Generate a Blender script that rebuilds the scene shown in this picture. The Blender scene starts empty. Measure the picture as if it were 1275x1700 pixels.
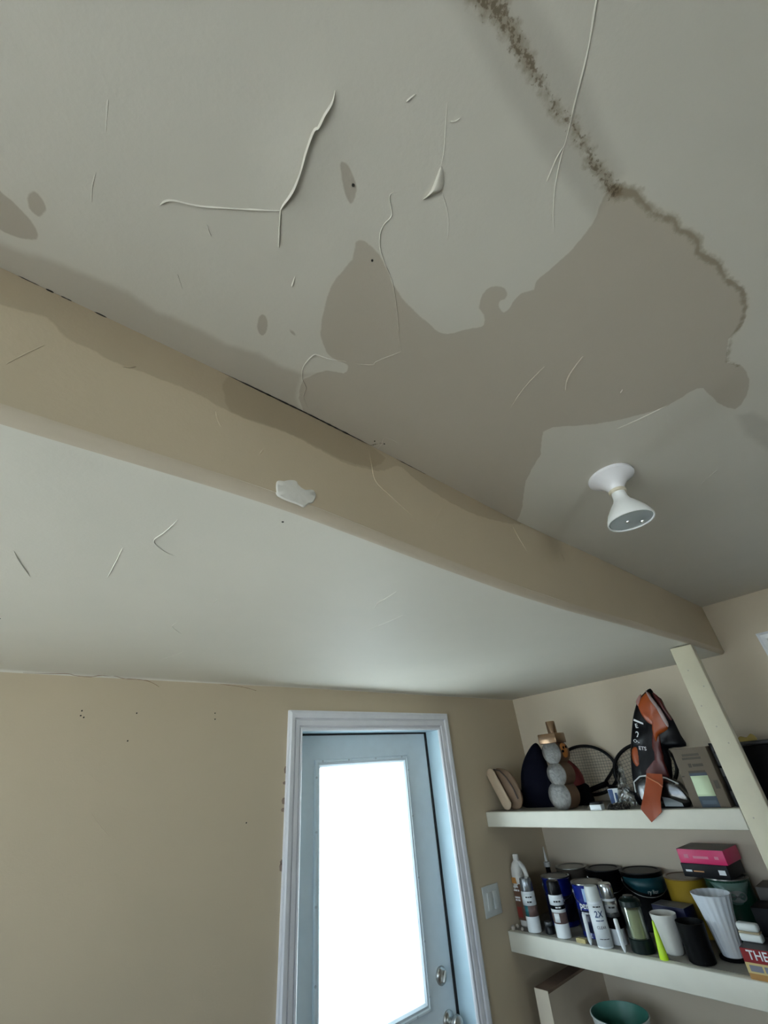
import bpy, bmesh, math, random
import numpy as np
from mathutils import Vector, Matrix, noise

random.seed(7)
SC = bpy.context.scene
COL = SC.collection
# ------------------------------------------------------------------ camera
XR, ZF, YS, ZM, YD = 2.755, 2.225, 0.5385, 2.470, 1.85   # right wall, lower ceiling, step, main ceiling, door wall
cam_d = bpy.data.cameras.new('camera'); cam = bpy.data.objects.new('camera', cam_d); COL.objects.link(cam)
cam_d.sensor_fit = 'HORIZONTAL'; cam_d.sensor_width = 36.0; cam_d.lens = 689.92 / 1275 * 36.0
cam_d.clip_start = 0.02
right = Vector((0.76752, -0.63596, -0.08040)); down = Vector((0.29281, 0.45940, -0.83858)); fwd = Vector((0.57024, 0.62009, 0.53881))
cam.matrix_world = Matrix(((right.x, -down.x, -fwd.x, 0), (right.y, -down.y, -fwd.y, 0), (right.z, -down.z, -fwd.z, 1.83), (0, 0, 0, 1)))
SC.camera = cam
# ------------------------------------------------------------------ daylight (overcast sky) and exposure
world = bpy.data.worlds.new('overcast_sky'); SC.world = world; world.use_nodes = True
bg = world.node_tree.nodes['Background']; bg.inputs[0].default_value = (0.78, 0.92, 1.08, 1); bg.inputs[1].default_value = 2.3
sun_d = bpy.data.lights.new('sun', 'SUN'); sun_d.energy = 12.0; sun_d.angle = 0.02; sun_d.color = (0.97, 0.98, 1.0)
sun = bpy.data.objects.new('sun', sun_d); sun.rotation_euler = Vector((-0.10, -0.02, -1.0)).to_track_quat('-Z', 'Y').to_euler(); sun.location = (4, 0, 9); COL.objects.link(sun)
def portal(name, loc, rot, sx, sy):
    l = bpy.data.lights.new(name, 'AREA'); l.shape = 'RECTANGLE'; l.size = sx; l.size_y = sy; l.cycles.is_portal = True
    o = bpy.data.objects.new(name, l); o.location = loc; o.rotation_euler = rot; COL.objects.link(o)
SC.view_settings.view_transform = 'Standard'; SC.view_settings.look = 'None'
SC.view_settings.gamma = 1.0; SC.view_settings.use_curve_mapping = False
SC.view_settings.exposure = 1.42
SC.cycles.use_denoising = True; SC.cycles.adaptive_threshold = 0.03
SC.cycles.max_bounces = 6; SC.cycles.diffuse_bounces = 3; SC.cycles.transparent_max_bounces = 12
SC.cycles.sample_clamp_indirect = 8.0
# ------------------------------------------------------------------ outlines of stains and cracks, in metres on their surfaces
STAIN_BIG=[(0.2592, 0.4794), (0.2615, 0.457), (0.282, 0.4252), (0.3094, 0.412), (0.3104, 0.3979), (0.3025, 0.3906), (0.2862, 0.3959), (0.2601, 0.3916), (0.2319, 0.3668), (0.2115, 0.3257), (0.1992, 0.283), (0.2032, 0.2371), (0.1935, 0.2149), (0.2024, 0.207), (0.214, 0.2051), (0.2408, 0.2105), (0.2729, 0.2272), (0.3131, 0.2381), (0.3504, 0.2415), (0.382, 0.2428), (0.4066, 0.236), (0.4219, 0.216), (0.4388, 0.1963), (0.4445, 0.185), (0.4287, 0.1749), (0.4128, 0.171), (0.3998, 0.1529), (0.4006, 0.1353), (0.4162, 0.1258), (0.4307, 0.1271), (0.4359, 0.1356), (0.4303, 0.1424), (0.4389, 0.1501), (0.4526, 0.1504), (0.4537, 0.139), (0.4499, 0.129), (0.4483, 0.1126), (0.4599, 0.0965), (0.452, 0.088), (0.4528, 0.0563), (0.4534, 0.0254), (0.4475, -0.0006), (0.4401, -0.0189), (0.4253, -0.0375), (0.4297, -0.0521), (0.4531, -0.0679), (0.4724, -0.0689), (0.5034, -0.0738), (0.5343, -0.0901), (0.5504, -0.0871), (0.5732, -0.0967), (0.6012, -0.1018), (0.6184, -0.0958), (0.6454, -0.1054), (0.6618, -0.1101), (0.7051, -0.1113), (0.7514, -0.1239), (0.7968, -0.117), (0.8341, -0.1019), (0.8453, -0.0781), (0.9093, -0.0587), (0.9371, -0.0736), (1.0009, -0.0756), (1.0597, -0.0557), (1.0836, -0.0293), (1.0188, -0.0096), (0.9458, -0.0048), (0.9323, 0.019), (0.9342, 0.0634), (0.898, 0.1287), (0.8466, 0.19), (0.795, 0.233), (0.7655, 0.2724), (0.8299, 0.3213), (0.8876, 0.4041), (0.9881, 0.4848), (1.0376, 0.5387), (1.0743, 0.5875), (0.6682, 0.5717), (0.4616, 0.5578), (0.3033, 0.5433)]
STAIN_FAINT=[(1.1087, -0.0243), (1.1294, -0.0526), (1.2225, -0.0806), (1.4221, -0.0566), (1.2998, -0.0307), (1.2105, -0.0172)]
STAIN_SMALL=[[(0.1251, 0.1546), (0.1331, 0.1506), (0.154, 0.1602), (0.1594, 0.1701), (0.161, 0.1816), (0.1527, 0.1795), (0.1407, 0.1706)], [(-0.2102, 0.428), (-0.1924, 0.4252), (-0.1825, 0.4314), (-0.1676, 0.4374), (-0.148, 0.4521), (-0.1453, 0.468), (-0.1646, 0.4801), (-0.1829, 0.4817), (-0.2066, 0.476), (-0.2191, 0.4576)], [(-0.159, 0.4185), (-0.1523, 0.4062), (-0.141, 0.4167), (-0.1412, 0.4269), (-0.1465, 0.4353), (-0.156, 0.4325)], [(0.1355, 0.3993), (0.1397, 0.3909), (0.15, 0.3989), (0.1567, 0.4169), (0.1534, 0.4277), (0.1415, 0.4186)], [(0.1847, 0.3906), (0.1933, 0.3898), (0.201, 0.3953), (0.1923, 0.3961)]]
STAIN_BAND=[(-0.3558, 0.5373), (-0.3202, 0.5051), (-0.2664, 0.4985), (-0.2061, 0.5013), (-0.1821, 0.4991), (-0.1444, 0.491), (-0.0825, 0.4792), (-0.0332, 0.4749), (0.006, 0.481), (0.0585, 0.4749), (0.1141, 0.4751), (0.1621, 0.4619), (0.2029, 0.4631), (0.2476, 0.4552), (0.3146, 0.4396), (0.5076, 0.5262), (0.573, 0.6047), (0.325, 0.5927), (0.1625, 0.5848), (0.0238, 0.5843), (-0.0898, 0.584), (-0.1782, 0.5788), (-0.2172, 0.5664), (-0.2863, 0.5677), (-0.3466, 0.5688)]
STAIN_WET=[(0.0542, -0.0175), (0.092, -0.0242), (0.1249, -0.0198), (0.1939, -0.0134), (0.2609, -0.0073), (0.3411, -0.0091), (0.4424, -0.0142), (0.4319, -0.047), (0.4225, -0.0682), (0.3632, -0.0705), (0.3073, -0.0788), (0.241, -0.0775), (0.1968, -0.0784), (0.1487, -0.0707), (0.1037, -0.0584), (0.0697, -0.0399)]
MOULD=[(0.0748, -0.0345), (0.1017, -0.0343), (0.1306, -0.0383), (0.1554, -0.0408), (0.1651, -0.0405), (0.1829, -0.0465), (0.1974, -0.0463), (0.2141, -0.0443), (0.2371, -0.0447), (0.2641, -0.0442), (0.2978, -0.0441), (0.3181, -0.0474), (0.35, -0.0483), (0.3773, -0.0455), (0.4051, -0.0464), (0.4338, -0.0502)]
MOULD_W=[0.003, 0.007, 0.009, 0.01, 0.011, 0.01, 0.009, 0.008, 0.008, 0.006, 0.005, 0.006, 0.006, 0.008, 0.007, 0.009]
RIM=[(0.4338, -0.0502), (0.4568, -0.0664), (0.4768, -0.0687), (0.5073, -0.0739), (0.5363, -0.0878), (0.5554, -0.087), (0.5769, -0.0955), (0.6016, -0.1), (0.6205, -0.0952), (0.6624, -0.1082), (0.7067, -0.11), (0.7505, -0.1207), (0.7941, -0.1149), (0.8298, -0.1001), (0.8442, -0.0804), (0.9058, -0.0596), (0.9394, -0.0699)]
RIM_W=[0.01, 0.007, 0.006, 0.006, 0.006, 0.005, 0.006, 0.006, 0.006, 0.006, 0.005, 0.005, 0.004, 0.004, 0.003, 0.003, 0.003]
GRIME=[(-0.1636, 0.5409), (-0.1325, 0.542), (-0.1108, 0.5425), (-0.058, 0.5425), (-0.052, 0.5443), (0.0034, 0.5414)]
GRIME2=[(0.1441, 0.5401), (0.1898, 0.5382), (0.2681, 0.542), (0.3545, 0.5433), (0.418, 0.5443), (0.4703, 0.5419), (0.489, 0.5168)]
CEIL_CRACKS=[([(0.084, 0.1044), (0.0873, 0.1153), (0.0865, 0.1288), (0.0867, 0.142), (0.0841, 0.1481), (0.0867, 0.1686), (0.0915, 0.191), (0.0942, 0.2152), (0.0916, 0.2374), (0.0917, 0.2442)], 3.6, 3.6), ([(0.0917, 0.2442), (0.1024, 0.2677), (0.1115, 0.2868)], 2.2, 3), ([(0.0917, 0.2442), (0.0757, 0.2567), (0.0381, 0.2833), (0.007, 0.3041), (-0.0187, 0.3165), (-0.0274, 0.3241), (-0.0315, 0.3323)], 1.8, 3), ([(0.1887, 0.0331), (0.2044, 0.0506), (0.2177, 0.0652), (0.2256, 0.0778)], 0.7, 2), ([(0.2478, 0.0968), (0.2715, 0.1091), (0.2859, 0.1213), (0.296, 0.133)], 0.8, 2.5), ([(0.2007, 0.1336), (0.1954, 0.1395), (0.197, 0.145), (0.2056, 0.1514), (0.2125, 0.1594), (0.211, 0.1744), (0.2152, 0.1874), (0.2273, 0.201), (0.2462, 0.2128), (0.2723, 0.2265), (0.3108, 0.2591), (0.3425, 0.2906), (0.3661, 0.3108)], 1.2, 2.2), ([(0.3661, 0.3108), (0.3569, 0.3284), (0.3429, 0.3546), (0.3416, 0.3654), (0.3149, 0.3815)], 1.0, 2), ([(0.2154, -0.1382), (0.2345, -0.1278), (0.2487, -0.1158), (0.264, -0.103), (0.2769, -0.0917), (0.2896, -0.0787), (0.3058, -0.0604), (0.3206, -0.0452), (0.3318, -0.0324)], 1.6, 3), ([(0.3318, -0.0324), (0.3435, -0.0189), (0.3621, -0.001), (0.3856, 0.0159), (0.4105, 0.0299)], 1.1, 2.5), ([(0.3318, -0.0324), (0.3359, -0.0191), (0.3427, -0.0064), (0.3482, 0.0032)], 1.3, 2.5), ([(0.2993, 0.388), (0.2694, 0.4019), (0.2507, 0.4062), (0.2436, 0.4129), (0.2426, 0.4423), (0.2546, 0.4671), (0.271, 0.4817), (0.2787, 0.5037), (0.3026, 0.5255)], 1.6, 2.5), ([(0.6096, 0.1702), (0.6158, 0.2026), (0.6255, 0.2348), (0.6448, 0.2771)], 1.2, 2.2), ([(0.6487, 0.1115), (0.6629, 0.1418), (0.6789, 0.1625), (0.7003, 0.1774)], 2.2, 3), ([(0.9075, 0.1662), (0.9205, 0.122), (0.9322, 0.0627)], 1.8, 3), ([(1.3653, 0.1271), (1.3363, 0.0955), (1.319, 0.0685)], 1.2, 2.5), ([(0.152, 0.0624), (0.154, 0.0564), (0.1562, 0.0509)], 1.5, 2.5), ([(0.2041, 0.0426), (0.2087, 0.0382), (0.2108, 0.0325)], 1.2, 2), ([(0.0229, 0.318), (0.0277, 0.3244), (0.0327, 0.329)], 1.2, 2.5), ([(0.013, 0.4066), (0.0256, 0.4247)], 1.0, 2), ([(0.1535, 0.3246), (0.1518, 0.3178), (0.1495, 0.3083)], 1.8, 3), ([(0.8048, 0.1103), (0.799, 0.1026)], 2.2, 4), ([(0.5173, 0.4948), (0.4856, 0.4999), (0.4915, 0.5199), (0.4954, 0.5422)], 1.5, 3), ([(-0.103, 0.263), (-0.1014, 0.2772), (-0.0992, 0.2949)], 0.6, 3), ([(-0.1003, 0.3416), (-0.1006, 0.3611), (-0.0981, 0.3792)], 0.6, 3)]
BLISTER=[(0.2332, 0.1194), (0.2339, 0.1043), (0.2256, 0.0778), (0.2401, 0.0863), (0.2456, 0.0969), (0.2382, 0.1086)]
LOW_CRACKS=[([(-0.0638, 0.9142), (-0.0531, 0.9554), (-0.0311, 1.0237)], 1.5, 2.5), ([(0.0875, 0.8184), (0.0897, 0.8812), (0.0917, 0.9651)], 1.2, 2.5), ([(0.1388, 0.6729), (0.1375, 0.6974), (0.1331, 0.7298), (0.1263, 0.7598), (0.1322, 0.7778), (0.1539, 0.7988), (0.1758, 0.8096)], 1.5, 2.5), ([(0.3272, 0.9794), (0.3274, 1.0066)], 1.4, 2.5), ([(0.2972, 1.172), (0.2958, 1.2174), (0.3363, 1.2704)], 1.2, 2.5), ([(0.3999, 1.4523), (0.3837, 1.5145), (0.3647, 1.5716)], 1.2, 2.5), ([(0.6689, 0.709), (0.6755, 0.7593), (0.6775, 0.7913), (0.6954, 0.8316)], 1.8, 2.5), ([(0.8007, 0.8313), (0.8023, 0.9113), (0.8004, 0.9937)], 1.2, 2.5), ([(1.766, 0.73), (1.822, 0.7526)], 1.5, 3)]
FACE_CRACKS=[([(0.4698, 2.4527), (0.4731, 2.4089), (0.4816, 2.371), (0.5236, 2.3472), (0.5636, 2.3266), (0.5966, 2.3139)], 1.8, 2.5), ([(0.7066, 2.3933), (0.6801, 2.3625), (0.6599, 2.3367), (0.6485, 2.3018)], 1.2, 2.5), ([(1.0037, 2.4267), (1.0222, 2.3852), (1.0434, 2.3513)], 1.6, 2.5), ([(0.8319, 2.402), (0.8499, 2.3946), (0.8667, 2.3829)], 1.4, 3), ([(0.2153, 2.3184), (0.2219, 2.3327)], 1.8, 3), ([(0.1326, 2.3727), (0.1379, 2.356), (0.1456, 2.3437)], 1.6, 3), ([(-0.1209, 2.3041), (-0.1111, 2.3309), (-0.098, 2.3622)], 1.0, 2.5), ([(-0.0096, 2.3824), (-0.0008, 2.3863), (0.0065, 2.3947)], 1.8, 3), ([(1.2669, 2.4067), (1.2719, 2.3772)], 1.2, 2.5)]
FACE_BAND=[(-0.3476, 2.4505), (-0.3019, 2.4276), (-0.2463, 2.4111), (-0.1928, 2.3987), (-0.1571, 2.3985), (-0.1126, 2.4125), (-0.0905, 2.3958), (-0.0747, 2.39), (-0.0525, 2.3892), (-0.0233, 2.3831), (-0.0001, 2.3869), (0.0553, 2.3914), (0.0917, 2.393), (0.1232, 2.3886), (0.1551, 2.3834), (0.2173, 2.3899), (0.2571, 2.3952), (0.2985, 2.3956), (0.3538, 2.3873), (0.4212, 2.3869), (0.4708, 2.4011), (0.5081, 2.4126), (0.5425, 2.4423), (0.5683, 2.4504), (0.5936, 2.4359), (0.6558, 2.4177), (0.7212, 2.4079), (0.8319, 2.402), (0.9939, 2.4318), (1.0783, 2.4614), (1.0294, 2.4955), (0.785, 2.5186), (0.5238, 2.5256), (0.2917, 2.5302), (0.0024, 2.5156), (-0.1917, 2.5058), (-0.2297, 2.5053), (-0.308, 2.5042), (-0.3725, 2.5084)]
FACE_INNER=[(0.134, 2.44), (0.1408, 2.4211), (0.1548, 2.3862), (0.217, 2.3928), (0.2984, 2.3987), (0.3801, 2.3904), (0.4712, 2.4063), (0.5163, 2.4554), (0.4475, 2.4756), (0.2925, 2.5032), (0.1869, 2.5025), (0.1476, 2.4825)]
SPACKLE=[(0.249, 2.2702), (0.253, 2.278), (0.2619, 2.2807), (0.2753, 2.2889), (0.287, 2.2912), (0.292, 2.2848), (0.2993, 2.2804), (0.3091, 2.2791), (0.3193, 2.2842), (0.3263, 2.2843), (0.3305, 2.2753), (0.3242, 2.2572), (0.3146, 2.2511), (0.3052, 2.2412), (0.2935, 2.2424), (0.2752, 2.2426), (0.2595, 2.2445), (0.2517, 2.2499)]
WALL_CRACKS=[([(0.3159, 1.8172), (0.3343, 1.7967), (0.3651, 1.7657), (0.3949, 1.7392)], 1.2, 3), ([(0.2863, 1.9195), (0.3069, 1.905), (0.3272, 1.892)], 1, 3)]
JOINT_CRACK=[(0.0228, 2.2192), (0.0823, 2.2195), (0.1438, 2.2236), (0.1678, 2.2192), (0.2131, 2.218), (0.2394, 2.2238), (0.2868, 2.2248), (0.3177, 2.2183), (0.3579, 2.2186), (0.4002, 2.2146), (0.43, 2.2032), (0.4444, 2.1952)]
JOINT_CRACK2=[(0.6769, 2.2185), (0.7423, 2.2147), (0.7913, 2.2098), (0.8393, 2.1997)]
NAIL_HOLES=[(0.2165, 2.1087), (0.217, 2.0937), (0.2271, 2.0883), (0.3869, 2.1038), (0.672, 2.1081), (0.675, 2.0862), (0.8429, 1.7327), (0.3774, 2.015), (0.1455, 2.2237)]
CHIPS=[(0.9875, 1.8965), (0.9846, 1.8499), (0.9828, 1.7885), (0.9819, 1.7587), (0.9849, 1.5814), (0.9866, 1.5953)]
SCREW=[(0.1504, 0.163), (0.2269, 0.2201), (0.4717, 0.5214), (0.4948, 0.5152)]
PATCH_DOTS=[(0.2923, 0.5888), (-0.0636, 1.3111)]
# ------------------------------------------------------------------ helpers
def nt(m): return m.node_tree.nodes, m.node_tree.links
MATS = {}
def mat(name, col, rough=0.5, metal=0.0, var=0.06, scale=18.0, bump=0.0, bscale=120.0, coat=0.0, trans=0.0, spec=0.5):
    if name in MATS: return MATS[name]
    m = bpy.data.materials.new(name); m.use_nodes = True; n, l = nt(m); b = n['Principled BSDF']
    tc = n.new('ShaderNodeTexCoord'); tx = n.new('ShaderNodeTexNoise'); tx.inputs['Scale'].default_value = scale; tx.inputs['Detail'].default_value = 4
    l.new(tc.outputs['Object'], tx.inputs['Vector'])
    mx = n.new('ShaderNodeMix'); mx.data_type = 'RGBA'
    mx.inputs[6].default_value = (*[max(0, c * (1 - var)) for c in col], 1); mx.inputs[7].default_value = (*[min(1, c * (1 + var)) for c in col], 1)
    l.new(tx.outputs['Fac'], mx.inputs[0]); l.new(mx.outputs[2], b.inputs['Base Color'])
    b.inputs['Roughness'].default_value = rough; b.inputs['Metallic'].default_value = metal
    b.inputs['Coat Weight'].default_value = coat; b.inputs['Transmission Weight'].default_value = trans
    b.inputs['Specular IOR Level'].default_value = spec
    if bump > 0:
        t2 = n.new('ShaderNodeTexNoise'); t2.inputs['Scale'].default_value = bscale; t2.inputs['Detail'].default_value = 3; l.new(tc.outputs['Object'], t2.inputs['Vector'])
        bp = n.new('ShaderNodeBump'); bp.inputs['Strength'].default_value = bump; bp.inputs['Distance'].default_value = 0.002
        l.new(t2.outputs['Fac'], bp.inputs['Height']); l.new(bp.outputs[0], b.inputs['Normal'])
    MATS[name] = m; return m
def film(name, tint=(0.93, 0.95, 0.95), gloss=0.12, rough=0.08):
    m = bpy.data.materials.new(name); m.use_nodes = True; n, l = nt(m); n.remove(n['Principled BSDF']); out = n['Material Output']
    t = n.new('ShaderNodeBsdfTransparent'); t.inputs[0].default_value = (*tint, 1); g = n.new('ShaderNodeBsdfGlossy'); g.inputs['Roughness'].default_value = rough
    lw = n.new('ShaderNodeLayerWeight'); lw.inputs[0].default_value = 0.35
    ma = n.new('ShaderNodeMath'); ma.operation = 'MULTIPLY_ADD'; ma.inputs[1].default_value = 0.6; ma.inputs[2].default_value = gloss; l.new(lw.outputs['Fresnel'], ma.inputs[0])
    mx = n.new('ShaderNodeMixShader'); l.new(ma.outputs[0], mx.inputs[0]); l.new(t.outputs[0], mx.inputs[1]); l.new(g.outputs[0], mx.inputs[2]); l.new(mx.outputs[0], out.inputs[0])
    MATS[name] = m; return m
def obj(name, verts, faces, m, parent=None, smooth=False, loc=None):
    me = bpy.data.meshes.new(name); me.from_pydata([tuple(v) for v in verts], [], faces); me.update()
    bm = bmesh.new(); bm.from_mesh(me); bmesh.ops.recalc_face_normals(bm, faces=bm.faces); bm.to_mesh(me); bm.free()
    o = bpy.data.objects.new(name, me); COL.objects.link(o)
    if m: me.materials.append(m)
    if smooth:
        me.polygons.foreach_set('use_smooth', [True] * len(me.polygons))
        me.set_sharp_from_angle(angle=math.radians(40))
    if parent: o.parent = parent
    if loc: o.location = loc
    return o
def thing(name, label, cat, loc=(0, 0, 0), rz=0.0, group=None):
    o = bpy.data.objects.new(name, None); COL.objects.link(o); o.empty_display_size = 0.05; o.location = loc; o.rotation_euler = (0, 0, rz)
    o['label'] = label; o['category'] = cat
    if group: o['group'] = group
    return o
def tag(o, label, cat=None, group=None, kind=None):
    o['label'] = label
    if cat: o['category'] = cat
    if group: o['group'] = group
    if kind: o['kind'] = kind
    return o
def struct(o, label, cat=None):
    o['kind'] = 'structure'; o['label'] = label
    if cat: o['category'] = cat
    return o
def box(name, x0, x1, y0, y1, z0, z1, m, parent=None, bevel=0.0, seg=2):
    bm = bmesh.new(); bmesh.ops.create_cube(bm, size=1.0)
    for v in bm.verts:
        v.co = Vector((x0 if v.co.x < 0 else x1, y0 if v.co.y < 0 else y1, z0 if v.co.z < 0 else z1))
    if bevel > 0: bmesh.ops.bevel(bm, geom=bm.edges[:], offset=bevel, segments=seg, affect='EDGES', profile=0.5)
    me = bpy.data.meshes.new(name); bm.to_mesh(me); bm.free(); o = bpy.data.objects.new(name, me); COL.objects.link(o); me.materials.append(m)
    if bevel > 0:
        me.polygons.foreach_set('use_smooth', [True] * len(me.polygons)); me.set_sharp_from_angle(angle=math.radians(50))
    if parent: o.parent = parent
    return o
def lathe(name, prof, m, parent=None, seg=28, loc=None, sx=1.0, sy=1.0, fl=None):
    """prof: (r, z) from bottom to top; fl(angle, z) optional radius factor"""
    v, f = [], []
    for (r, z) in prof:
        for k in range(seg):
            a = 2 * math.pi * k / seg; q = r * (fl(a, z) if fl else 1); v.append((q * math.cos(a) * sx, q * math.sin(a) * sy, z))
    for i in range(len(prof) - 1):
        for k in range(seg):
            a, b = i * seg + k, i * seg + (k + 1) % seg; f.append((a, b, b + seg, a + seg))
    if prof[0][0] > 1e-6: f.append(tuple(range(seg - 1, -1, -1)))
    if prof[-1][0] > 1e-6: f.append(tuple(range((len(prof) - 1) * seg, len(prof) * seg)))
    o = obj(name, v, f, m, parent, True, loc); return o
def arc_patch(name, r, z0, z1, a0, a1, m, parent=None, seg=14, r1=None, rows=1):
    r1 = r1 or r; v, f = [], []
    for j in range(rows + 1):
        t = j / rows
        for k in range(seg + 1):
            a = a0 + (a1 - a0) * k / seg; q = r + (r1 - r) * t; v.append((q * math.cos(a), q * math.sin(a), z0 + (z1 - z0) * t))
    w = seg + 1
    for j in range(rows):
        for k in range(seg): f.append((j * w + k, j * w + k + 1, j * w + w + k + 1, j * w + w + k))
    o = obj(name, v, f, m, parent, True)
    sol = o.modifiers.new('thickness', 'SOLIDIFY'); sol.thickness = 0.0004; sol.offset = 0
    return o
def tube(name, pts, r, m, parent=None, seg=8, closed=False):
    pts = [Vector(p) for p in pts]; n = len(pts); v, f = [], []
    rr = r if isinstance(r, (list, tuple)) else [r] * n
    up = Vector((0, 0, 1)); pn = None
    for i, p in enumerate(pts):
        if closed: t = pts[(i + 1) % n] - pts[i - 1]
        else: t = pts[min(i + 1, n - 1)] - pts[max(i - 1, 0)]
        t.normalize()
        if pn is None:
            pn = t.cross(up)
            if pn.length < 1e-3: pn = t.cross(Vector((1, 0, 0)))
        pn = (pn - t * pn.dot(t)).normalized(); bn = t.cross(pn)
        for k in range(seg):
            a = 2 * math.pi * k / seg; v.append(p + (pn * math.cos(a) + bn * math.sin(a)) * rr[i])
    for i in range(n if closed else n - 1):
        for k in range(seg):
            a, b = i * seg + k, i * seg + (k + 1) % seg; c, d = ((i + 1) % n) * seg + (k + 1) % seg, ((i + 1) % n) * seg + k; f.append((a, b, c, d))
    if not closed: f.append(tuple(range(seg - 1, -1, -1))); f.append(tuple(range((n - 1) * seg, n * seg)))
    return obj(name, v, f, m, parent, True)
def prism(name, poly, to3d, d0, d1, m, parent=None, smooth=False):
    n = len(poly); v = [to3d(a, b, d0) for a, b in poly] + [to3d(a, b, d1) for a, b in poly]
    f = [tuple(range(n)), tuple(range(2 * n - 1, n - 1, -1))] + [(i, (i + 1) % n, n + (i + 1) % n, n + i) for i in range(n)]
    return obj(name, v, f, m, parent, smooth)
def cr(pts, k=4, closed=False):
    """Catmull-Rom resample"""
    P = np.array(pts, float); n = len(P); out = []
    rng = range(n) if closed else range(n - 1)
    for i in rng:
        p0, p1, p2, p3 = (P[(i - 1) % n], P[i], P[(i + 1) % n], P[(i + 2) % n]) if closed else (P[max(i - 1, 0)], P[i], P[i + 1], P[min(i + 2, n - 1)])
        for j in range(k):
            t = j / k; out.append(0.5 * (2 * p1 + (p2 - p0) * t + (2 * p0 - 5 * p1 + 4 * p2 - p3) * t * t + (3 * p1 - p0 - 3 * p2 + p3) * t ** 3))
    if not closed: out.append(P[-1])
    return np.array(out)
def puff(name, outline, x0, tf, tb, m, parent=None, wr=0.006, wf=22.0, k=4, rings=9, seed=0.0, power=0.5):
    """cushion-like shape from a (y, z) outline: bulges tf towards -x and tb towards +x"""
    P = cr(outline, k, True); c = P.mean(0); n = len(P); v, f = [], []
    def ring(s, d):
        for p in P:
            q = c + (p - c) * s; w = noise.noise(Vector((q[0] * wf + seed, q[1] * wf, d * 9 + seed))) * wr * min(1, (1 - s) * 5)
            v.append((x0 + d + w, q[0], q[1]))
    ss = [math.sin(math.pi / 2 * (i + 1) / rings) for i in range(rings)]
    for s in ss: ring(s, -tf * (1 - s * s) ** power)
    for s in ss[::-1][1:]: ring(s, tb * (1 - s * s) ** power)
    R = len(v) // n
    for i in range(R - 1):
        for j in range(n): f.append((i * n + j, i * n + (j + 1) % n, (i + 1) * n + (j + 1) % n, (i + 1) * n + j))
    f.append(tuple(range(n))); f.append(tuple(range((R - 1) * n, R * n)))
    return obj(name, v, f, m, parent, True)
def text(name, s, size, m, parent, fn, align='CENTER', ext=0.0004, shear=0.0, bold=0.014):
    cu = bpy.data.curves.new('lettering_curve', 'FONT'); cu.body = s; cu.size = size; cu.align_x = align; cu.align_y = 'CENTER'; cu.resolution_u = 3; cu.shear = shear; cu.offset = bold * size
    t = bpy.data.objects.new('lettering_curve', cu); COL.objects.link(t)
    dg = bpy.context.evaluated_depsgraph_get(); me = bpy.data.meshes.new_from_object(t.evaluated_get(dg)); bpy.data.objects.remove(t); bpy.data.curves.remove(cu)
    bm = bmesh.new(); bm.from_mesh(me)
    if bm.verts:        # cut into narrow strips so that the letters follow a curved surface
        x0, x1 = min(v.co.x for v in bm.verts), max(v.co.x for v in bm.verts); st = size * 0.10
        for k in range(1, int((x1 - x0) / st) + 1):
            bmesh.ops.bisect_plane(bm, geom=bm.verts[:] + bm.edges[:] + bm.faces[:], plane_co=(x0 + k * st, 0, 0), plane_no=(1, 0, 0))
    bm.to_mesh(me); bm.free()
    for v in me.vertices: v.co = Vector(fn(v.co.x, v.co.y))
    me.name = name; o = bpy.data.objects.new(name, me); COL.objects.link(o); me.materials.clear(); me.materials.append(m); o.parent = parent
    sol = o.modifiers.new('thickness', 'SOLIDIFY'); sol.thickness = ext; sol.offset = 0
    return o
# ------------------------------------------------------------------ signed distances for stains
def seg_dist(P, poly, closed):
    D = np.full(len(P), 1e9); T = np.zeros(len(P)); n = len(poly)
    for i in range(n if closed else n - 1):
        a, b = poly[i], poly[(i + 1) % n]; e = b - a; L = max(e @ e, 1e-12)
        t = np.clip(((P - a) @ e) / L, 0, 1); d = np.hypot(P[:, 0] - a[0] - t * e[0], P[:, 1] - a[1] - t * e[1])
        k = d < D; D[k] = d[k]; T[k] = i + t[k]
    return D, T
def sdf(P, poly, pad=0.06):
    """positive inside"""
    poly = np.array(poly, float); out = np.full(len(P), -pad)
    lo, hi = poly.min(0) - pad, poly.max(0) + pad; k = np.all((P >= lo) & (P <= hi), axis=1)
    Q = P[k]
    if len(Q) == 0: return out
    D, _ = seg_dist(Q, poly, True); ins = np.zeros(len(Q), bool); n = len(poly)
    for i in range(n):
        a, b = poly[i], poly[(i + 1) % n]
        if a[1] == b[1]: continue
        c = (a[1] > Q[:, 1]) != (b[1] > Q[:, 1]); xi = a[0] + (Q[:, 1] - a[1]) * (b[0] - a[0]) / (b[1] - a[1]); ins ^= c & (Q[:, 0] < xi)
    out[k] = np.where(ins, D, -D); return np.clip(out, -pad, pad)
def strip(P, line, width, pad=0.05):
    line = np.array(line, float); width = np.array(width, float); out = np.full(len(P), -pad)
    lo, hi = line.min(0) - pad, line.max(0) + pad; k = np.all((P >= lo) & (P <= hi), axis=1)
    Q = P[k]
    if len(Q) == 0: return out
    D, T = seg_dist(Q, line, False); out[k] = np.interp(T, np.arange(len(line)), width) - D; return np.clip(out, -pad, pad)
def ceil_attrs(P):
    big = sdf(P, cr(STAIN_BIG, 2, True))
    sm = np.full(len(P), -0.06)
    for s in STAIN_SMALL: sm = np.maximum(sm, sdf(P, cr(s, 3, True)))
    return dict(stain=big, spots=sm, band=np.minimum(sdf(P, cr(STAIN_BAND, 2, True)), -big - 0.001), wet=np.maximum(sdf(P, STAIN_WET), sdf(P, STAIN_FAINT)), mould=strip(P, MOULD, MOULD_W), rim=strip(P, RIM, RIM_W),
                grime=np.maximum(strip(P, GRIME, [.001, .004, .0045, .004, .006, .001]), strip(P, GRIME2, [.001, .002, .0028, .003, .003, .0025, .001])))
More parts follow.
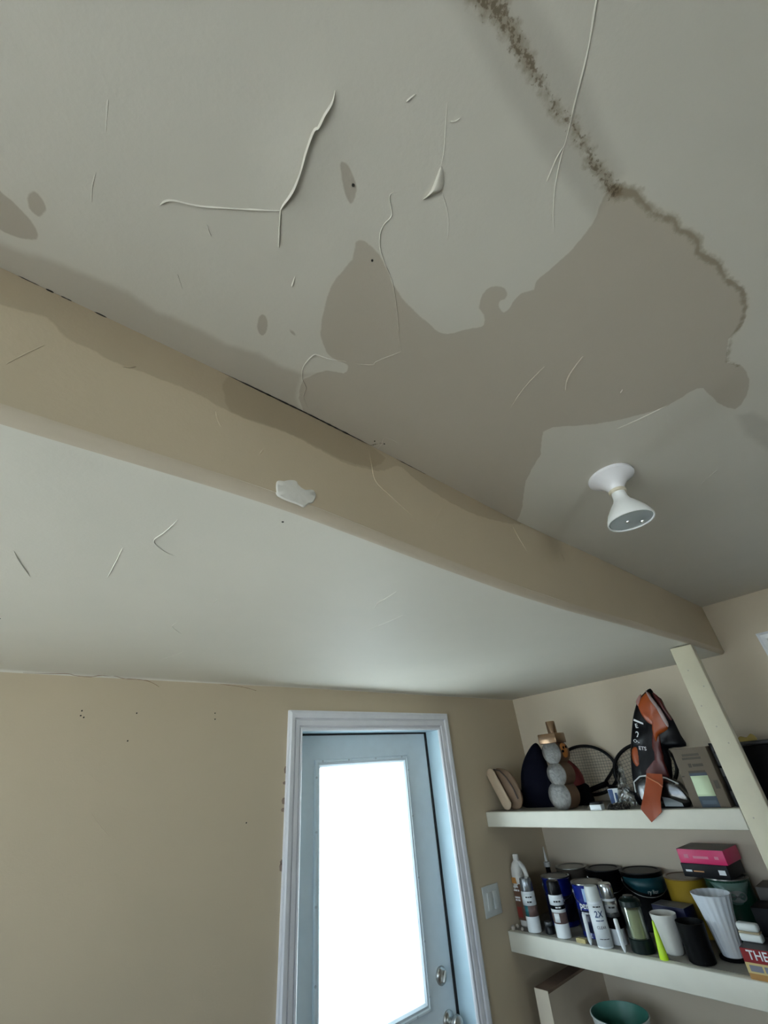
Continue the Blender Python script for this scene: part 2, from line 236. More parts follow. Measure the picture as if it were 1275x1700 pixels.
def face_attrs(P):
    return dict(stain=sdf(P, cr(FACE_BAND, 2, True)), inner=sdf(P, cr(FACE_INNER, 2, True)))
def put_attrs(me, A):
    for k, v in A.items():
        a = me.attributes.new(k, 'FLOAT', 'POINT'); a.data.foreach_set('value', np.asarray(v, np.float32))
def grid_obj(name, V, nu, nv, m, attrs=None, parent=None):
    me = bpy.data.meshes.new(name); i = np.arange(nu - 1)[:, None] * nv + np.arange(nv - 1)[None, :]; i = i.ravel()
    F = np.stack([i, i + nv, i + nv + 1, i + 1], 1).astype(np.int32); n = len(F)
    me.vertices.add(len(V)); me.vertices.foreach_set('co', np.asarray(V, np.float32).ravel())
    me.loops.add(n * 4); me.loops.foreach_set('vertex_index', F.ravel()); me.polygons.add(n); me.polygons.foreach_set('loop_start', np.arange(n, dtype=np.int32) * 4)
    me.polygons.foreach_set('use_smooth', np.ones(n, bool)); me.update(calc_edges=True); me.validate()
    if attrs: put_attrs(me, attrs)
    me.materials.append(m); o = bpy.data.objects.new(name, me); COL.objects.link(o)
    if parent: o.parent = parent
    return o
def crack(pts, h, w, to3d, m, parent, attrs=None, steep=(1.0, -0.8), name='paint_crack'):
    """raised lip of split paint along a polyline; to3d(u, v, d): d = distance off the surface"""
    P = cr(pts, 6); n = len(P); h, w = h * (1.0 if h > 3 else 0.72) / 1000, w * 0.62 / 1000
    T = np.gradient(P, axis=0); T /= np.maximum(np.linalg.norm(T, axis=1, keepdims=True), 1e-9); N = np.stack([T[:, 1], -T[:, 0]], 1)
    if (N @ np.array(steep)).sum() < 0: N = -N
    prof = [(-1.0, -0.0004), (-0.45, 0.55), (-0.12, 1.0), (0.15, 0.9), (0.42, -0.0004)]
    v, uv = [], []
    for i in range(n):
        s = i / (n - 1); tp = min(1, 6 * s + 0.15, 6 * (1 - s) + 0.15); jw = 1 + 0.35 * noise.noise(Vector((P[i][0] * 60, P[i][1] * 60, h * 900)))
        for (a, b) in prof:
            q = P[i] + N[i] * a * w * jw * (0.5 + 0.5 * tp); uv.append(q); v.append(to3d(q[0], q[1], (b * h * tp * jw) if b > 0 else -0.0004))
    k = len(prof); f = [(i * k + j, i * k + j + 1, (i + 1) * k + j + 1, (i + 1) * k + j) for i in range(n - 1) for j in range(k - 1)]
    f += [tuple(range(k)), tuple(range((n - 1) * k, n * k))]
    f += [(i * k, (i + 1) * k, (i + 1) * k + k - 1, i * k + k - 1) for i in range(n - 1)]
    o = obj(name, v, f, m, parent, True)
    if attrs: put_attrs(o.data, attrs(np.array(uv)))
    return o
# ------------------------------------------------------------------ painted plaster materials
def plaster(name, base, layers, blotch=0.05, bump=0.25):
    """layers: (attribute, lo, hi, noise scale, noise amplitude, colour factor or colour, mode)"""
    m = bpy.data.materials.new(name); m.use_nodes = True; n, l = nt(m); b = n['Principled BSDF']; b.inputs['Roughness'].default_value = 0.62; b.inputs['Specular IOR Level'].default_value = 0.3
    tc = n.new('ShaderNodeTexCoord')
    def noi(scale, detail=4, rough=0.6):
        t = n.new('ShaderNodeTexNoise'); t.inputs['Scale'].default_value = scale; t.inputs['Detail'].default_value = detail; t.inputs['Roughness'].default_value = rough; l.new(tc.outputs['Object'], t.inputs['Vector']); return t
    t = noi(3.5, 3); mx = n.new('ShaderNodeMix'); mx.data_type = 'RGBA'
    mx.inputs[6].default_value = (base[0] * (1 - blotch), base[1] * (1 - blotch * 0.8), base[2] * (1 - blotch * 0.8), 1); mx.inputs[7].default_value = (base[0] * (1 + blotch), base[1] * (1 + blotch * .9), base[2] * (1 + blotch), 1)
    l.new(t.outputs['Fac'], mx.inputs[0]); cur = mx.outputs[2]
    for (at, lo, hi, ns, na, col, mode) in layers:
        a = n.new('ShaderNodeAttribute'); a.attribute_name = at
        t = noi(ns, 3); ma = n.new('ShaderNodeMath'); ma.operation = 'MULTIPLY_ADD'; ma.inputs[1].default_value = na * 2
        l.new(t.outputs['Fac'], ma.inputs[0]); sb = n.new('ShaderNodeMath'); sb.operation = 'SUBTRACT'; l.new(a.outputs['Fac'], sb.inputs[0]); sb.inputs[1].default_value = na
        l.new(sb.outputs[0], ma.inputs[2])
        mr = n.new('ShaderNodeMapRange'); mr.interpolation_type = 'SMOOTHSTEP'; mr.inputs[1].default_value = lo; mr.inputs[2].default_value = hi; l.new(ma.outputs[0], mr.inputs[0])
        x = n.new('ShaderNodeMix'); x.data_type = 'RGBA'; x.blend_type = mode; l.new(mr.outputs[0], x.inputs[0]); l.new(cur, x.inputs[6]); x.inputs[7].default_value = (*col, 1); cur = x.outputs[2]
    l.new(cur, b.inputs['Base Color'])
    t = noi(160, 3); bp = n.new('ShaderNodeBump'); bp.inputs['Strength'].default_value = bump; bp.inputs['Distance'].default_value = 0.0012; l.new(t.outputs['Fac'], bp.inputs['Height']); l.new(bp.outputs[0], b.inputs['Normal'])
    return m
CREAM = (0.670, 0.628, 0.545); BEIGE = (0.585, 0.488, 0.348)
M_CEIL = plaster('ceiling_paint_water_stained', CREAM, [
    ('wet', -0.008, 0.014, 30, 0.004, (0.84, 0.835, 0.83), 'MULTIPLY'),
    ('band', -0.006, 0.010, 25, 0.006, (0.79, 0.76, 0.73), 'MULTIPLY'),
    ('spots', -0.0012, 0.0015, 60, 0.002, (0.72, 0.68, 0.64), 'MULTIPLY'),
    ('stain', -0.0012, 0.0015, 45, 0.0035, (0.77, 0.725, 0.68), 'MULTIPLY'),
    ('rim', -0.003, 0.005, 90, 0.007, (0.66, 0.62, 0.55), 'MULTIPLY'),
    ('mould', -0.004, 0.008, 70, 0.016, (0.66, 0.61, 0.54), 'MULTIPLY'),
    ('mould', 0.003, 0.010, 210, 0.022, (0.52, 0.48, 0.43), 'MULTIPLY'),
    ('grime', -0.001, 0.002, 120, 0.003, (0.30, 0.25, 0.21), 'MULTIPLY')])
M_CEIL_PLAIN = plaster('ceiling_paint_plain', CREAM, [])
M_CEIL_LOW = plaster('ceiling_paint_lit', (0.715, 0.68, 0.595), [])  # lighter copy of the same cream, stronger light down here put into colour
M_FACE = plaster('bulkhead_paint_water_stained', BEIGE, [
    ('stain', -0.002, 0.003, 40, 0.006, (0.80, 0.78, 0.76), 'MULTIPLY'),
    ('inner', -0.002, 0.003, 40, 0.004, (0.86, 0.85, 0.83), 'MULTIPLY')])
M_WALL = plaster('wall_paint', BEIGE, [], blotch=0.04)
M_WALL_R = plaster('wall_paint_pale', (0.64, 0.55, 0.425), [], blotch=0.04)
M_GAP = mat('dark_gap', (0.03, 0.026, 0.02), 0.9)
M_RUST = mat('rust_brown_crack', (0.26, 0.16, 0.10), 0.9, var=0.3)
M_TRIM = mat('white_trim_gloss', (0.80, 0.81, 0.85), 0.35, bump=0.05, bscale=60)
M_DOOR = mat('grey_white_door_paint', (0.76, 0.86, 0.92), 0.45, bump=0.08, bscale=90)
# ------------------------------------------------------------------ ceiling sag measured along the step
ZL_X = [-0.6, -0.10, 0.06, 0.17, 0.30, 0.46, 0.66, 0.93, 1.21, 1.59, 2.23, 2.8]
ZL_Z = [2.225, 2.225, 2.231, 2.235, 2.235, 2.227, 2.217, 2.207, 2.206, 2.216, 2.225, 2.225]
ZU_X = [-0.6, -0.18, 0.01, 0.14, 0.29, 0.46, 0.72, 1.01, 1.30, 1.60, 2.76]
ZU_Z = [2.466, 2.466, 2.470, 2.472, 2.475, 2.472, 2.462, 2.454, 2.458, 2.464, 2.472]
def smooth_interp(x, X, Z):
    x = np.asarray(x, float); return (np.interp(x - 0.06, X, Z) + 2 * np.interp(x, X, Z) + np.interp(x + 0.06, X, Z)) / 4
def zlow(x): return smooth_interp(x, ZL_X, ZL_Z)
def zup(x): return smooth_interp(x, ZU_X, ZU_Z)
def zmain(x, y):
    x, y = np.asarray(x, float), np.asarray(y, float)
    s = np.exp(-((YS - y) / 0.28) ** 2); w = 0.0016 * np.sin(7.1 * x + 2.3 * y + 0.6) * np.sin(9.3 * y + 1.9 * x)
    # the paint hangs down along the long split
    a, b = np.array(CEIL_CRACKS[0][0][0]), np.array(CEIL_CRACKS[0][0][-1]); e = (b - a) / np.linalg.norm(b - a)
    px, py = x - a[0], y - a[1]; t = px * e[0] + py * e[1]; d = px * e[1] - py * e[0]; L = np.linalg.norm(b - a)
    hang = 0.0035 * np.exp(-(d / 0.03) ** 2) * np.exp(-((t - L * 0.55) / (L * 0.5)) ** 2)
    return ZM + (zup(x) - ZM) * s + w * (1 - s * 0.7) - hang
# main ceiling (fine grid carries the stains)
gx = np.concatenate([np.arange(-0.36, 1.30, 0.003), np.linspace(1.30, XR, 200)]); gy = np.concatenate([np.arange(-0.42, YS - 0.001, 0.003), [YS]])
X, Y = np.meshgrid(gx, gy, indexing='ij'); P = np.stack([X.ravel(), Y.ravel()], 1)
ceil = grid_obj('ceiling', np.column_stack([P, zmain(P[:, 0], P[:, 1])]), len(gx), len(gy), M_CEIL, ceil_attrs(P))
struct(ceil, 'cream painted upper ceiling with large brown water stain and split paint', 'ceiling')
# plain ceiling beyond the stained part (out of the picture, towards the back and left of the room)
XL, YB = -1.15, -2.6
def plain_ceiling(x0, x1, y0, y1, nx, ny):
    a, b = np.linspace(x0, x1, nx), np.linspace(y0, y1, ny); A, Bm = np.meshgrid(a, b, indexing='ij'); Q = np.stack([A.ravel(), Bm.ravel()], 1)
    o = grid_obj('ceiling_field', np.column_stack([Q, zmain(Q[:, 0], Q[:, 1])]), nx, ny, M_CEIL_PLAIN, None, ceil)
    return o
plain_ceiling(XL, -0.36, YB, YS, 40, 60); plain_ceiling(-0.36, XR, YB, -0.42, 80, 50)
box('ceiling_deck', XL - 0.1, XR + 0.1, YB - 0.1, YS + 0.02, ZM + 0.03, ZM + 0.08, M_CEIL_LOW, ceil)
to_c = lambda u, v, d: (u, v, float(zmain(u, v)) - d)
for pts, h, w in CEIL_CRACKS: crack(pts, h, w, to_c, M_CEIL, ceil, ceil_attrs)
# curled paint flap
bl = np.array(BLISTER); c = bl.mean(0); bp = cr(BLISTER, 4, True); v, f = [], []
for s in (1.0, 0.85, 0.6, 0.3):
    for q in bp:
        r = c + (q - c) * s; v.append(to_c(r[0], r[1], -0.0004 if s == 1.0 else 0.0045 * (1 - s ** 3)))
n = len(bp); f = [(i * n + j, i * n + (j + 1) % n, (i + 1) * n + (j + 1) % n, (i + 1) * n + j) for i in range(3) for j in range(n)] + [tuple(range(3 * n, 4 * n))]
o = obj('paint_blister', v, f, M_CEIL, ceil, True); put_attrs(o.data, {k: np.full(len(v), -0.06) for k in ('stain', 'spots', 'band', 'wet', 'mould', 'rim', 'grime')})
for (u, v_) in SCREW:
    o = lathe('screw_hole', [(0.0017, 0), (0.0017, 0.0008), (0.0008, 0.0013), (0, 0.0013)], M_GAP, ceil, 10); o.location = (u, v_, float(zmain(u, v_)) - 0.0012)
# bulkhead face between the two ceilings
gx2 = np.concatenate([np.arange(-0.45, 1.30, 0.004), np.linspace(1.30, XR, 160)]); nv = 70; RF = 0.017
V = []
for x, zl, zu in zip(gx2, zlow(gx2), zup(gx2)):
    for z in np.linspace(zu + 0.004, zl + RF, nv): V.append((x, YS + 0.0012 * math.sin(9 * x + 12 * z), z))
V = np.array(V); face = grid_obj('wall_bulkhead', V, len(gx2), nv, M_FACE, face_attrs(V[:, [0, 2]]))
struct(face, 'beige bulkhead stepping down between upper and lower ceiling with brown water band', 'wall')
fz = lambda u, v, d: (u, YS + 0.0012 * math.sin(9 * u + 12 * v) - d, v)
for pts, h, w in FACE_CRACKS: crack(pts, h, w, fz, M_FACE, face, face_attrs, (1.0, -0.3))
box('bulkhead_extension', XL, -0.45, YS, YS + 0.02, 2.23, 2.47, M_WALL, face)
sp = cr(SPACKLE, 4, True); c = sp.mean(0); v = []
for s, d in ((1.0, -0.001), (0.93, 0.0018), (0.6, 0.0026), (0.25, 0.003)):
    for q in sp:
        r = c + (q - c) * s; v.append(fz(r[0], r[1], d + (0.0006 * noise.noise(Vector((r[0] * 90, r[1] * 90, 1))) if s < 1 else 0)))
n = len(sp); f = [(i * n + j, i * n + (j + 1) % n, (i + 1) * n + (j + 1) % n, (i + 1) * n + j) for i in range(3) for j in range(n)] + [tuple(range(3 * n, 4 * n))]
o = obj('filler_patch', v, f, mat('white_filler', (0.80, 0.78, 0.72), 0.8, bump=0.3, bscale=70), face, True); o['label'] = 'white filler patch smeared on bulkhead'
# lower ceiling: rounded nosing, flat field, small cove into the door wall
RC = 0.007; yy = list(YS + RF - RF * np.cos(np.linspace(0, math.pi / 2, 9))); nz = list(RF - RF * np.sin(np.linspace(0, math.pi / 2, 9)))
fy = np.arange(YS + RF + 0.01, YD - RC - 0.005, 0.015); V = []
ty = np.concatenate([yy, fy, YD - RC + RC * np.sin(np.linspace(0, math.pi / 2, 6))])
gx3 = np.concatenate([[XL, -0.9, -0.7], np.linspace(-0.5, XR, 160)])
for x in gx3:
    zl = float(zlow(x)); cove = 0.35 + 0.65 * max(0, min(1, (1.1 - x) / 0.9))
    for i, y in enumerate(ty):
        t = min(1, max(0, (y - YS) / 0.9)); t = t * t * (3 - 2 * t); z = zl + (ZF - zl) * t + 0.0012 * math.sin(5 * x + 4 * y) * (1 if 9 <= i < len(ty) - 6 else 0)
        if i < 9: z += nz[i]
        if i >= len(ty) - 6: z -= RC * cove * (1 - math.cos(math.pi / 2 * (i - len(ty) + 6) / 5))
        V.append((x, y, z))
V = np.array(V).reshape(len(gx3), len(ty), 3)
low = grid_obj('ceiling_lower', V[:, 8:].reshape(-1, 3), len(gx3), len(ty) - 8, M_CEIL_LOW)
nos = grid_obj('rounded_nosing', V[:, :9].reshape(-1, 3), len(gx3), 9, plaster('nosing_paint', (0.60, 0.515, 0.40), []), None, face)
# dark open joint along the top of the bulkhead
def joint(x0, x1, r0, n_=60):
    pts, rr = [], []
    for k in range(n_ + 1):
        x = x0 + (x1 - x0) * k / n_; pts.append((x, YS - 0.0006, float(zup(x)) - 0.0005)); e = min(1, 5 * k / n_ + 0.1, 5 * (1 - k / n_) + 0.1)
        rr.append(r0 * e * (0.55 + 0.9 * abs(noise.noise(Vector((x * 55, 0.3, r0 * 900))))))
    tube('joint_gap', pts, rr, M_GAP, face, 6)
joint(0.13, 0.47, 0.0019, 80); joint(-0.128, -0.118, 0.0020, 8); joint(-0.110, -0.096, 0.0015, 8); joint(-0.068, -0.050, 0.0018, 10); joint(-0.16, -0.135, 0.0008, 10); joint(0.55, 0.66, 0.0010, 24)
struct(low, 'cream lower ceiling between bulkhead and door wall', 'ceiling')
def zlo2(u, v):
    zl = float(zlow(u)); t = min(1, max(0, (v - YS) / 0.9)); t = t * t * (3 - 2 * t); return zl + (ZF - zl) * t + 0.0012 * math.sin(5 * u + 4 * v)
for pts, h, w in LOW_CRACKS: crack(pts, h, w, lambda u, v, d: (u, v, zlo2(u, v) - d), M_CEIL_LOW, low, None, (1.0, 0.2))
for (u, v_) in PATCH_DOTS:
    o = lathe('nail_hole', [(0.0022, 0), (0.0022, 0.0006), (0, 0.0008)], M_GAP, low, 8); o.location = (u, v_, zlo2(u, v_) - 0.0006)
box('ceiling_deck', XL - 0.1, XR + 0.1, YS + 0.03, YD + 0.1, ZM, ZM + 0.08, M_CEIL_LOW, low)
# ------------------------------------------------------------------ walls and floor
DX0, DX1, DZ = 1.072, 1.952, 2.040
def wall_with_hole(name, fixed, thick, a0, a1, z0, z1, holes, m, axis):
    """plane wall with rectangular holes (a0,a1,z0,z1), extruded by thick away from the room"""
    A = sorted({a0, a1, *[h[0] for h in holes], *[h[1] for h in holes]}); Z = sorted({z0, z1, *[h[2] for h in holes], *[h[3] for h in holes]})
    bm = bmesh.new(); vs = {}
    def V(a, z):
        k = (a, z)
        if k not in vs: vs[k] = bm.verts.new((a, fixed, z) if axis == 'y' else (fixed, a, z))
        return vs[k]
    for i in range(len(A) - 1):
        for j in range(len(Z) - 1):
            ca, cz = (A[i] + A[i + 1]) / 2, (Z[j] + Z[j + 1]) / 2
            if any(h[0] < ca < h[1] and h[2] < cz < h[3] for h in holes): continue
            bm.faces.new((V(A[i], Z[j]), V(A[i + 1], Z[j]), V(A[i + 1], Z[j + 1]), V(A[i], Z[j + 1])))
    r = bmesh.ops.extrude_face_region(bm, geom=bm.faces[:]); d = Vector((0, thick, 0)) if axis == 'y' else Vector((thick, 0, 0))
    for e in r['geom']:
        if isinstance(e, bmesh.types.BMVert): e.co += d
    bmesh.ops.recalc_face_normals(bm, faces=bm.faces); me = bpy.data.meshes.new(name); bm.to_mesh(me); bm.free(); me.materials.append(m)
    o = bpy.data.objects.new(name, me); COL.objects.link(o); return o
w_door = struct(wall_with_hole('wall_door', YD, 0.16, XL, XR, 0, ZF + 0.03, [(DX0 - 0.02, DX1 + 0.02, 0, DZ + 0.02)], M_WALL, 'y'), 'beige wall around the white door, small cracks and nail holes', 'wall')
for pts, h, w in WALL_CRACKS: crack(pts, h, w, lambda u, v, d: (u, YD - d, v), M_WALL, w_door, None, (1, 0))
def surf_line(name, pts, half, y, m, parent):
    P = cr(pts, 5); v, f = [], []
    for i, p in enumerate(P):
        k = half * (0.4 + 0.9 * abs(noise.noise(Vector((p[0] * 40, p[1] * 40, 3))))) * min(1, 0.3 + 5 * i / len(P), 0.3 + 5 * (len(P) - i) / len(P))
        for dz, dy in ((-k, 0.0002), (0, -0.0012), (k, 0.0002)): v.append((p[0], y + dy, p[1] + dz))
    f = [(i * 3 + j, i * 3 + j + 1, i * 3 + j + 4, i * 3 + j + 3) for i in range(len(P) - 1) for j in range(2)] + [(i * 3, i * 3 + 3, i * 3 + 5, i * 3 + 2) for i in range(len(P) - 1)]
    return obj(name, v, f, m, parent, True)
surf_line('joint_crack', JOINT_CRACK, 0.0016, YD - 0.004, M_RUST, w_door); surf_line('joint_crack', JOINT_CRACK2, 0.0010, YD - 0.003, M_RUST, w_door)
for (u, v_) in NAIL_HOLES:
    o = lathe('nail_hole', [(0.0026, 0), (0.0022, 0.0008), (0, 0.0009)], M_GAP, w_door, 8); o.rotation_euler = (math.pi / 2, 0, 0); o.location = (u, YD, v_)
for i, (u, v_) in enumerate(CHIPS):
    u += 0.011
    h = (0.012, 0.005, 0.010, 0.006, 0.012, 0.007)[i]
    prism('paint_chip', [(u - 0.004, v_ - h), (u + 0.006, v_ - h * 1.2), (u + 0.006, v_ + h * 1.1), (u - 0.002, v_ + h), (u - 0.007, v_ + h * 0.2)], lambda a, b, d: (a, YD - d, b), -0.0005, 0.0012, mat('bare_brown_plaster', (0.30, 0.22, 0.17), 0.9, var=0.25), w_door)
WY0, WY1, WZ0, WZ1 = -0.72, 0.297, 0.95, 2.197      # window outline on the uncut right wall, added blind lets no daylight in
w_right = struct(wall_with_hole('wall_right', XR, 0.16, YB, YD, 0, ZM + 0.03, [], M_WALL_R, 'x'), 'beige wall behind the shelves', 'wall')
LY0, LY1, LZ0, LZ1 = (-0.3, 1.7, 1.05, 2.12)
w_left = struct(wall_with_hole('wall_left', XL, -0.16, YB, YD, 0, ZM + 0.03, [(LY0, LY1, LZ0, LZ1)], M_WALL, 'x'), 'beige left wall with a window', 'wall')
BX0, BX1, BZ0, BZ1 = (-1.05, 0.0, 1.0, 2.1)
w_back = struct(wall_with_hole('wall_back', YB, -0.16, XL, XR, 0, ZM + 0.03, [(BX0, BX1, BZ0, BZ1)], M_WALL, 'y'), 'beige rear wall with a wide window', 'wall')
floor = struct(box('floor', XL - 0.15, XR + 0.15, YB - 0.15, YD + 0.15, -0.05, 0.0, mat("floor_boards", (0.24, 0.20, 0.16), 0.45, var=0.15, scale=6)), 'light brown floor of the room', 'floor')
ground = struct(box('ground', -30, 30, -30, 30, -0.35, -0.25, mat('pale_paving', (0.5, 0.5, 0.465), 0.9, var=0.1, scale=0.8)), 'pale ground outside the house', 'ground')
portal('left_window_portal', (XL - 0.10, (LY0 + LY1) / 2, (LZ0 + LZ1) / 2), (0, -math.pi / 2, 0), LZ1 - LZ0, LY1 - LY0)
portal('rear_window_portal', ((BX0 + BX1) / 2, YB - 0.10, (BZ0 + BZ1) / 2), (math.pi / 2, 0, 0), BX1 - BX0, BZ1 - BZ0)
# ------------------------------------------------------------------ windows (sash bars, casing)
CAS = [(0, 0), (0, .008), (.005, .012), (.012, .012), (.015, .006), (.018, .006), (.022, .014), (.043, .016), (.046, .011), (.049, .011), (.053, .020), (.072, .022), (.078, .018), (.084, .016), (.084, 0)]
def mitre(name, ends, m, parent, prof=CAS):
    """ends: two functions (u, d) -> point"""
    n = len(prof); v = [ends[0](u, d) for u, d in prof] + [ends[1](u, d) for u, d in prof]
    f = [(i, (i + 1) % n, n + (i + 1) % n, n + i) for i in range(n)] + [tuple(range(n)), tuple(range(2 * n - 1, n - 1, -1))]
    return obj(name, v, f, m, parent)
M_GLASS = film('window_glass', (0.96, 0.98, 0.98), 0.03, 0.02)
def make_window(name, label, axis, fixed, sign, a0, a1, z0, z1):
    root = bpy.data.objects.new(name, None); COL.objects.link(root); struct(root, label, 'window')
    pt = (lambda a, d, z: (fixed + sign * -d, a, z)) if axis == 'x' else (lambda a, d, z: (a, fixed + sign * -d, z))
    # d positive = into the room
    mitre('side_casing', [lambda u, d: pt(a0 - u, d, z0 - u), lambda u, d: pt(a0 - u, d, z1 + u)], M_TRIM, root)
    mitre('side_casing', [lambda u, d: pt(a1 + u, d, z0 - u), lambda u, d: pt(a1 + u, d, z1 + u)], M_TRIM, root)
    mitre('head_casing', [lambda u, d: pt(a0 - u, d, z1 + u), lambda u, d: pt(a1 + u, d, z1 + u)], M_TRIM, root)
    mitre('sill_casing', [lambda u, d: pt(a0 - u, d, z0 - u), lambda u, d: pt(a1 + u, d, z0 - u)], M_TRIM, root)
    def bar(nm, aa0, aa1, zz0, zz1, d0, d1):
        p, q = pt(aa0, d0, zz0), pt(aa1, d1, zz1); box(nm, min(p[0], q[0]), max(p[0], q[0]), min(p[1], q[1]), max(p[1], q[1]), zz0, zz1, M_TRIM, root, 0.003, 1)
    s = 0.045; zm = (z0 + z1) / 2
    bar('sash_stile', a0, a0 + s, z0, z1, -0.10, -0.05); bar('sash_stile', a1 - s, a1, z0, z1, -0.10, -0.05)
    bar('sash_rail', a0 + s, a1 - s, z0, z0 + s, -0.10, -0.05); bar('sash_rail', a0 + s, a1 - s, z1 - s, z1, -0.10, -0.05); bar('meeting_rail', a0 + s, a1 - s, zm - 0.02, zm + 0.02, -0.10, -0.05)
    for q0, q1 in ((z0 + s, zm - 0.02), (zm + 0.02, z1 - s)):
        p, q = pt(a0 + s, -0.078, q0), pt(a1 - s, -0.072, q1); box('pane', min(p[0], q[0]), max(p[0], q[0]), min(p[1], q[1]), max(p[1], q[1]), q0, q1, M_GLASS, root)
    return root
win = bpy.data.objects.new('window_1', None); COL.objects.link(win); struct(win, 'white casing of the window with added blind at the right edge beside the shelves', 'window')
rp = lambda a, d, z: (XR - d, a, z)
mitre('side_casing', [lambda u, d: rp(WY0 - u, d, WZ0 - u), lambda u, d: rp(WY0 - u, d, WZ1 + u)], M_TRIM, win); mitre('side_casing', [lambda u, d: rp(WY1 + u, d, WZ0 - u), lambda u, d: rp(WY1 + u, d, WZ1 + u)], M_TRIM, win)
mitre('head_casing', [lambda u, d: rp(WY0 - u, d, WZ1 + u), lambda u, d: rp(WY1 + u, d, WZ1 + u)], M_TRIM, win); mitre('sill_casing', [lambda u, d: rp(WY0 - u, d, WZ0 - u), lambda u, d: rp(WY1 + u, d, WZ0 - u)], M_TRIM, win)
for i in range(31):
    z = WZ0 + 0.02 + i * 0.039; o = box('added_blind_slat', -0.002, 0.002, WY0 + 0.01, WY1 - 0.01, -0.021, 0.021, M_TRIM, win); o.location = (XR - 0.006, 0, z); o.rotation_euler = (0, 0.12, 0)  # unseen slats added so that this window gives no daylight
make_window('window_2', 'white sash window in the left wall', 'x', XL, -1, LY0, LY1, LZ0, LZ1)
make_window('window_3', 'wide white sash window in the rear wall', 'y', YB, -1, BX0, BX1, BZ0, BZ1)
# ------------------------------------------------------------------ door
M_JAMB = mat('pane_tinted_jamb_paint', (0.56, 0.74, 0.83), 0.4)  # blue from the frosted pane's light put into the jamb colour
trim = bpy.data.objects.new('trim_1', None); COL.objects.link(trim); struct(trim, 'white moulded casing around the glazed door', 'door casing')
mitre('side_casing', [lambda u, d: (DX0 - u * 0.86, YD - d, 0), lambda u, d: (DX0 - u * 0.86, YD - d, DZ + u)], M_TRIM, trim)
mitre('side_casing', [lambda u, d: (DX1 + u, YD - d, 0), lambda u, d: (DX1 + u, YD - d, DZ + u)], M_TRIM, trim)
mitre('head_casing', [lambda u, d: (DX0 - u * 0.86, YD - d, DZ + u), lambda u, d: (DX1 + u, YD - d, DZ + u)], M_TRIM, trim)
box('side_jamb', DX0 - 0.02, DX0, YD, YD + 0.16, 0, DZ + 0.02, M_JAMB, trim); box('side_jamb', DX1, DX1 + 0.02, YD, YD + 0.16, 0, DZ + 0.02, M_JAMB, trim); box('head_jamb', DX0, DX1, YD, YD + 0.16, DZ, DZ + 0.02, M_JAMB, trim)
M_SEAL = mat('black_weatherstrip', (0.02, 0.02, 0.022), 0.8)
door = bpy.data.objects.new('door_1', None); COL.objects.link(door); struct(door, 'pale grey half glazed door with frosted pane, deadbolt and knob', 'door')
YF = 1.950; GX0, GX1, GZ0, GZ1 = 1.200, 1.786, 0.985, 1.930
o = wall_with_hole('door_slab', YF, 0.042, DX0 + 0.004, DX1 - 0.010, 0.012, DZ - 0.006, [(GX0 + 0.02, GX1 - 0.02, GZ0 + 0.02, GZ1 - 0.02)], M_DOOR, 'y'); o.parent = door
box('weatherstrip', DX1 - 0.013, DX1 - 0.0005, YF - 0.006, YF + 0.03, 0.0, DZ - 0.0005, M_SEAL, door); box('weatherstrip', DX0 + 0.0005, DX1 - 0.0135, YF - 0.004, YF + 0.03, DZ - 0.008, DZ - 0.0005, M_SEAL, door)
GP = [(0, 0), (0, 0.006), (0.004, 0.011), (0.010, 0.012), (0.014, 0.008), (0.022, 0.010), (0.030, 0.003), (0.034, -0.014), (0.030, -0.014), (0.02, 0)]
c4 = [lambda u, d: (GX0 + u, YF - d, GZ0 + u), lambda u, d: (GX0 + u, YF - d, GZ1 - u), lambda u, d: (GX1 - u, YF - d, GZ1 - u), lambda u, d: (GX1 - u, YF - d, GZ0 + u)]
for i in range(4): mitre('glass_frame', [c4[i], c4[(i + 1) % 4]], M_DOOR, door, GP)
M_PLUG = mat('grey_screw_plug', (0.55, 0.62, 0.66), 0.6)
for (x, z) in [(1.24, GZ1 - .007), (1.39, GZ1 - .007), (1.56, GZ1 - .007), (1.74, GZ1 - .007)] + [(GX1 - .007, z) for z in (1.86, 1.66, 1.42, 1.20, 1.03)] + [(GX0 + .007, z) for z in (1.86, 1.66, 1.42, 1.20, 1.03)] + [(x, GZ0 + .007) for x in (1.70, 1.55, 1.40, 1.27)]:
    o = lathe('screw_plug', [(0.0045, 0), (0.0045, 0.0135), (0, 0.0140)], M_PLUG, door, 10); o.rotation_euler = (math.pi / 2, 0, 0); o.location = (x, YF, z)
M_FROST = bpy.data.materials.new('frosted_glass'); M_FROST.use_nodes = True; n, l = nt(M_FROST); n.remove(n['Principled BSDF'])
tr = n.new('ShaderNodeBsdfTranslucent'); tp = n.new('ShaderNodeBsdfTransparent'); gl = n.new('ShaderNodeBsdfGlossy'); gl.inputs['Roughness'].default_value = 0.25; tr.inputs[0].default_value = (0.99 * 0.96, 0.99, 0.99, 1); tp.inputs[0].default_value = (0.99 * 0.96, 0.99, 0.99, 1)
nz_ = n.new('ShaderNodeTexNoise'); nz_.inputs['Scale'].default_value = 4; cr_ = n.new('ShaderNodeMapRange'); cr_.inputs[3].default_value = 0.50; cr_.inputs[4].default_value = 0.60; l.new(nz_.outputs['Fac'], cr_.inputs[0])
m1 = n.new('ShaderNodeMixShader'); l.new(cr_.outputs[0], m1.inputs[0]); l.new(tr.outputs[0], m1.inputs[1]); l.new(tp.outputs[0], m1.inputs[2])
m2 = n.new('ShaderNodeMixShader'); m2.inputs[0].default_value = 0.03; l.new(m1.outputs[0], m2.inputs[1]); l.new(gl.outputs[0], m2.inputs[2]); l.new(m2.outputs[0], n['Material Output'].inputs[0])
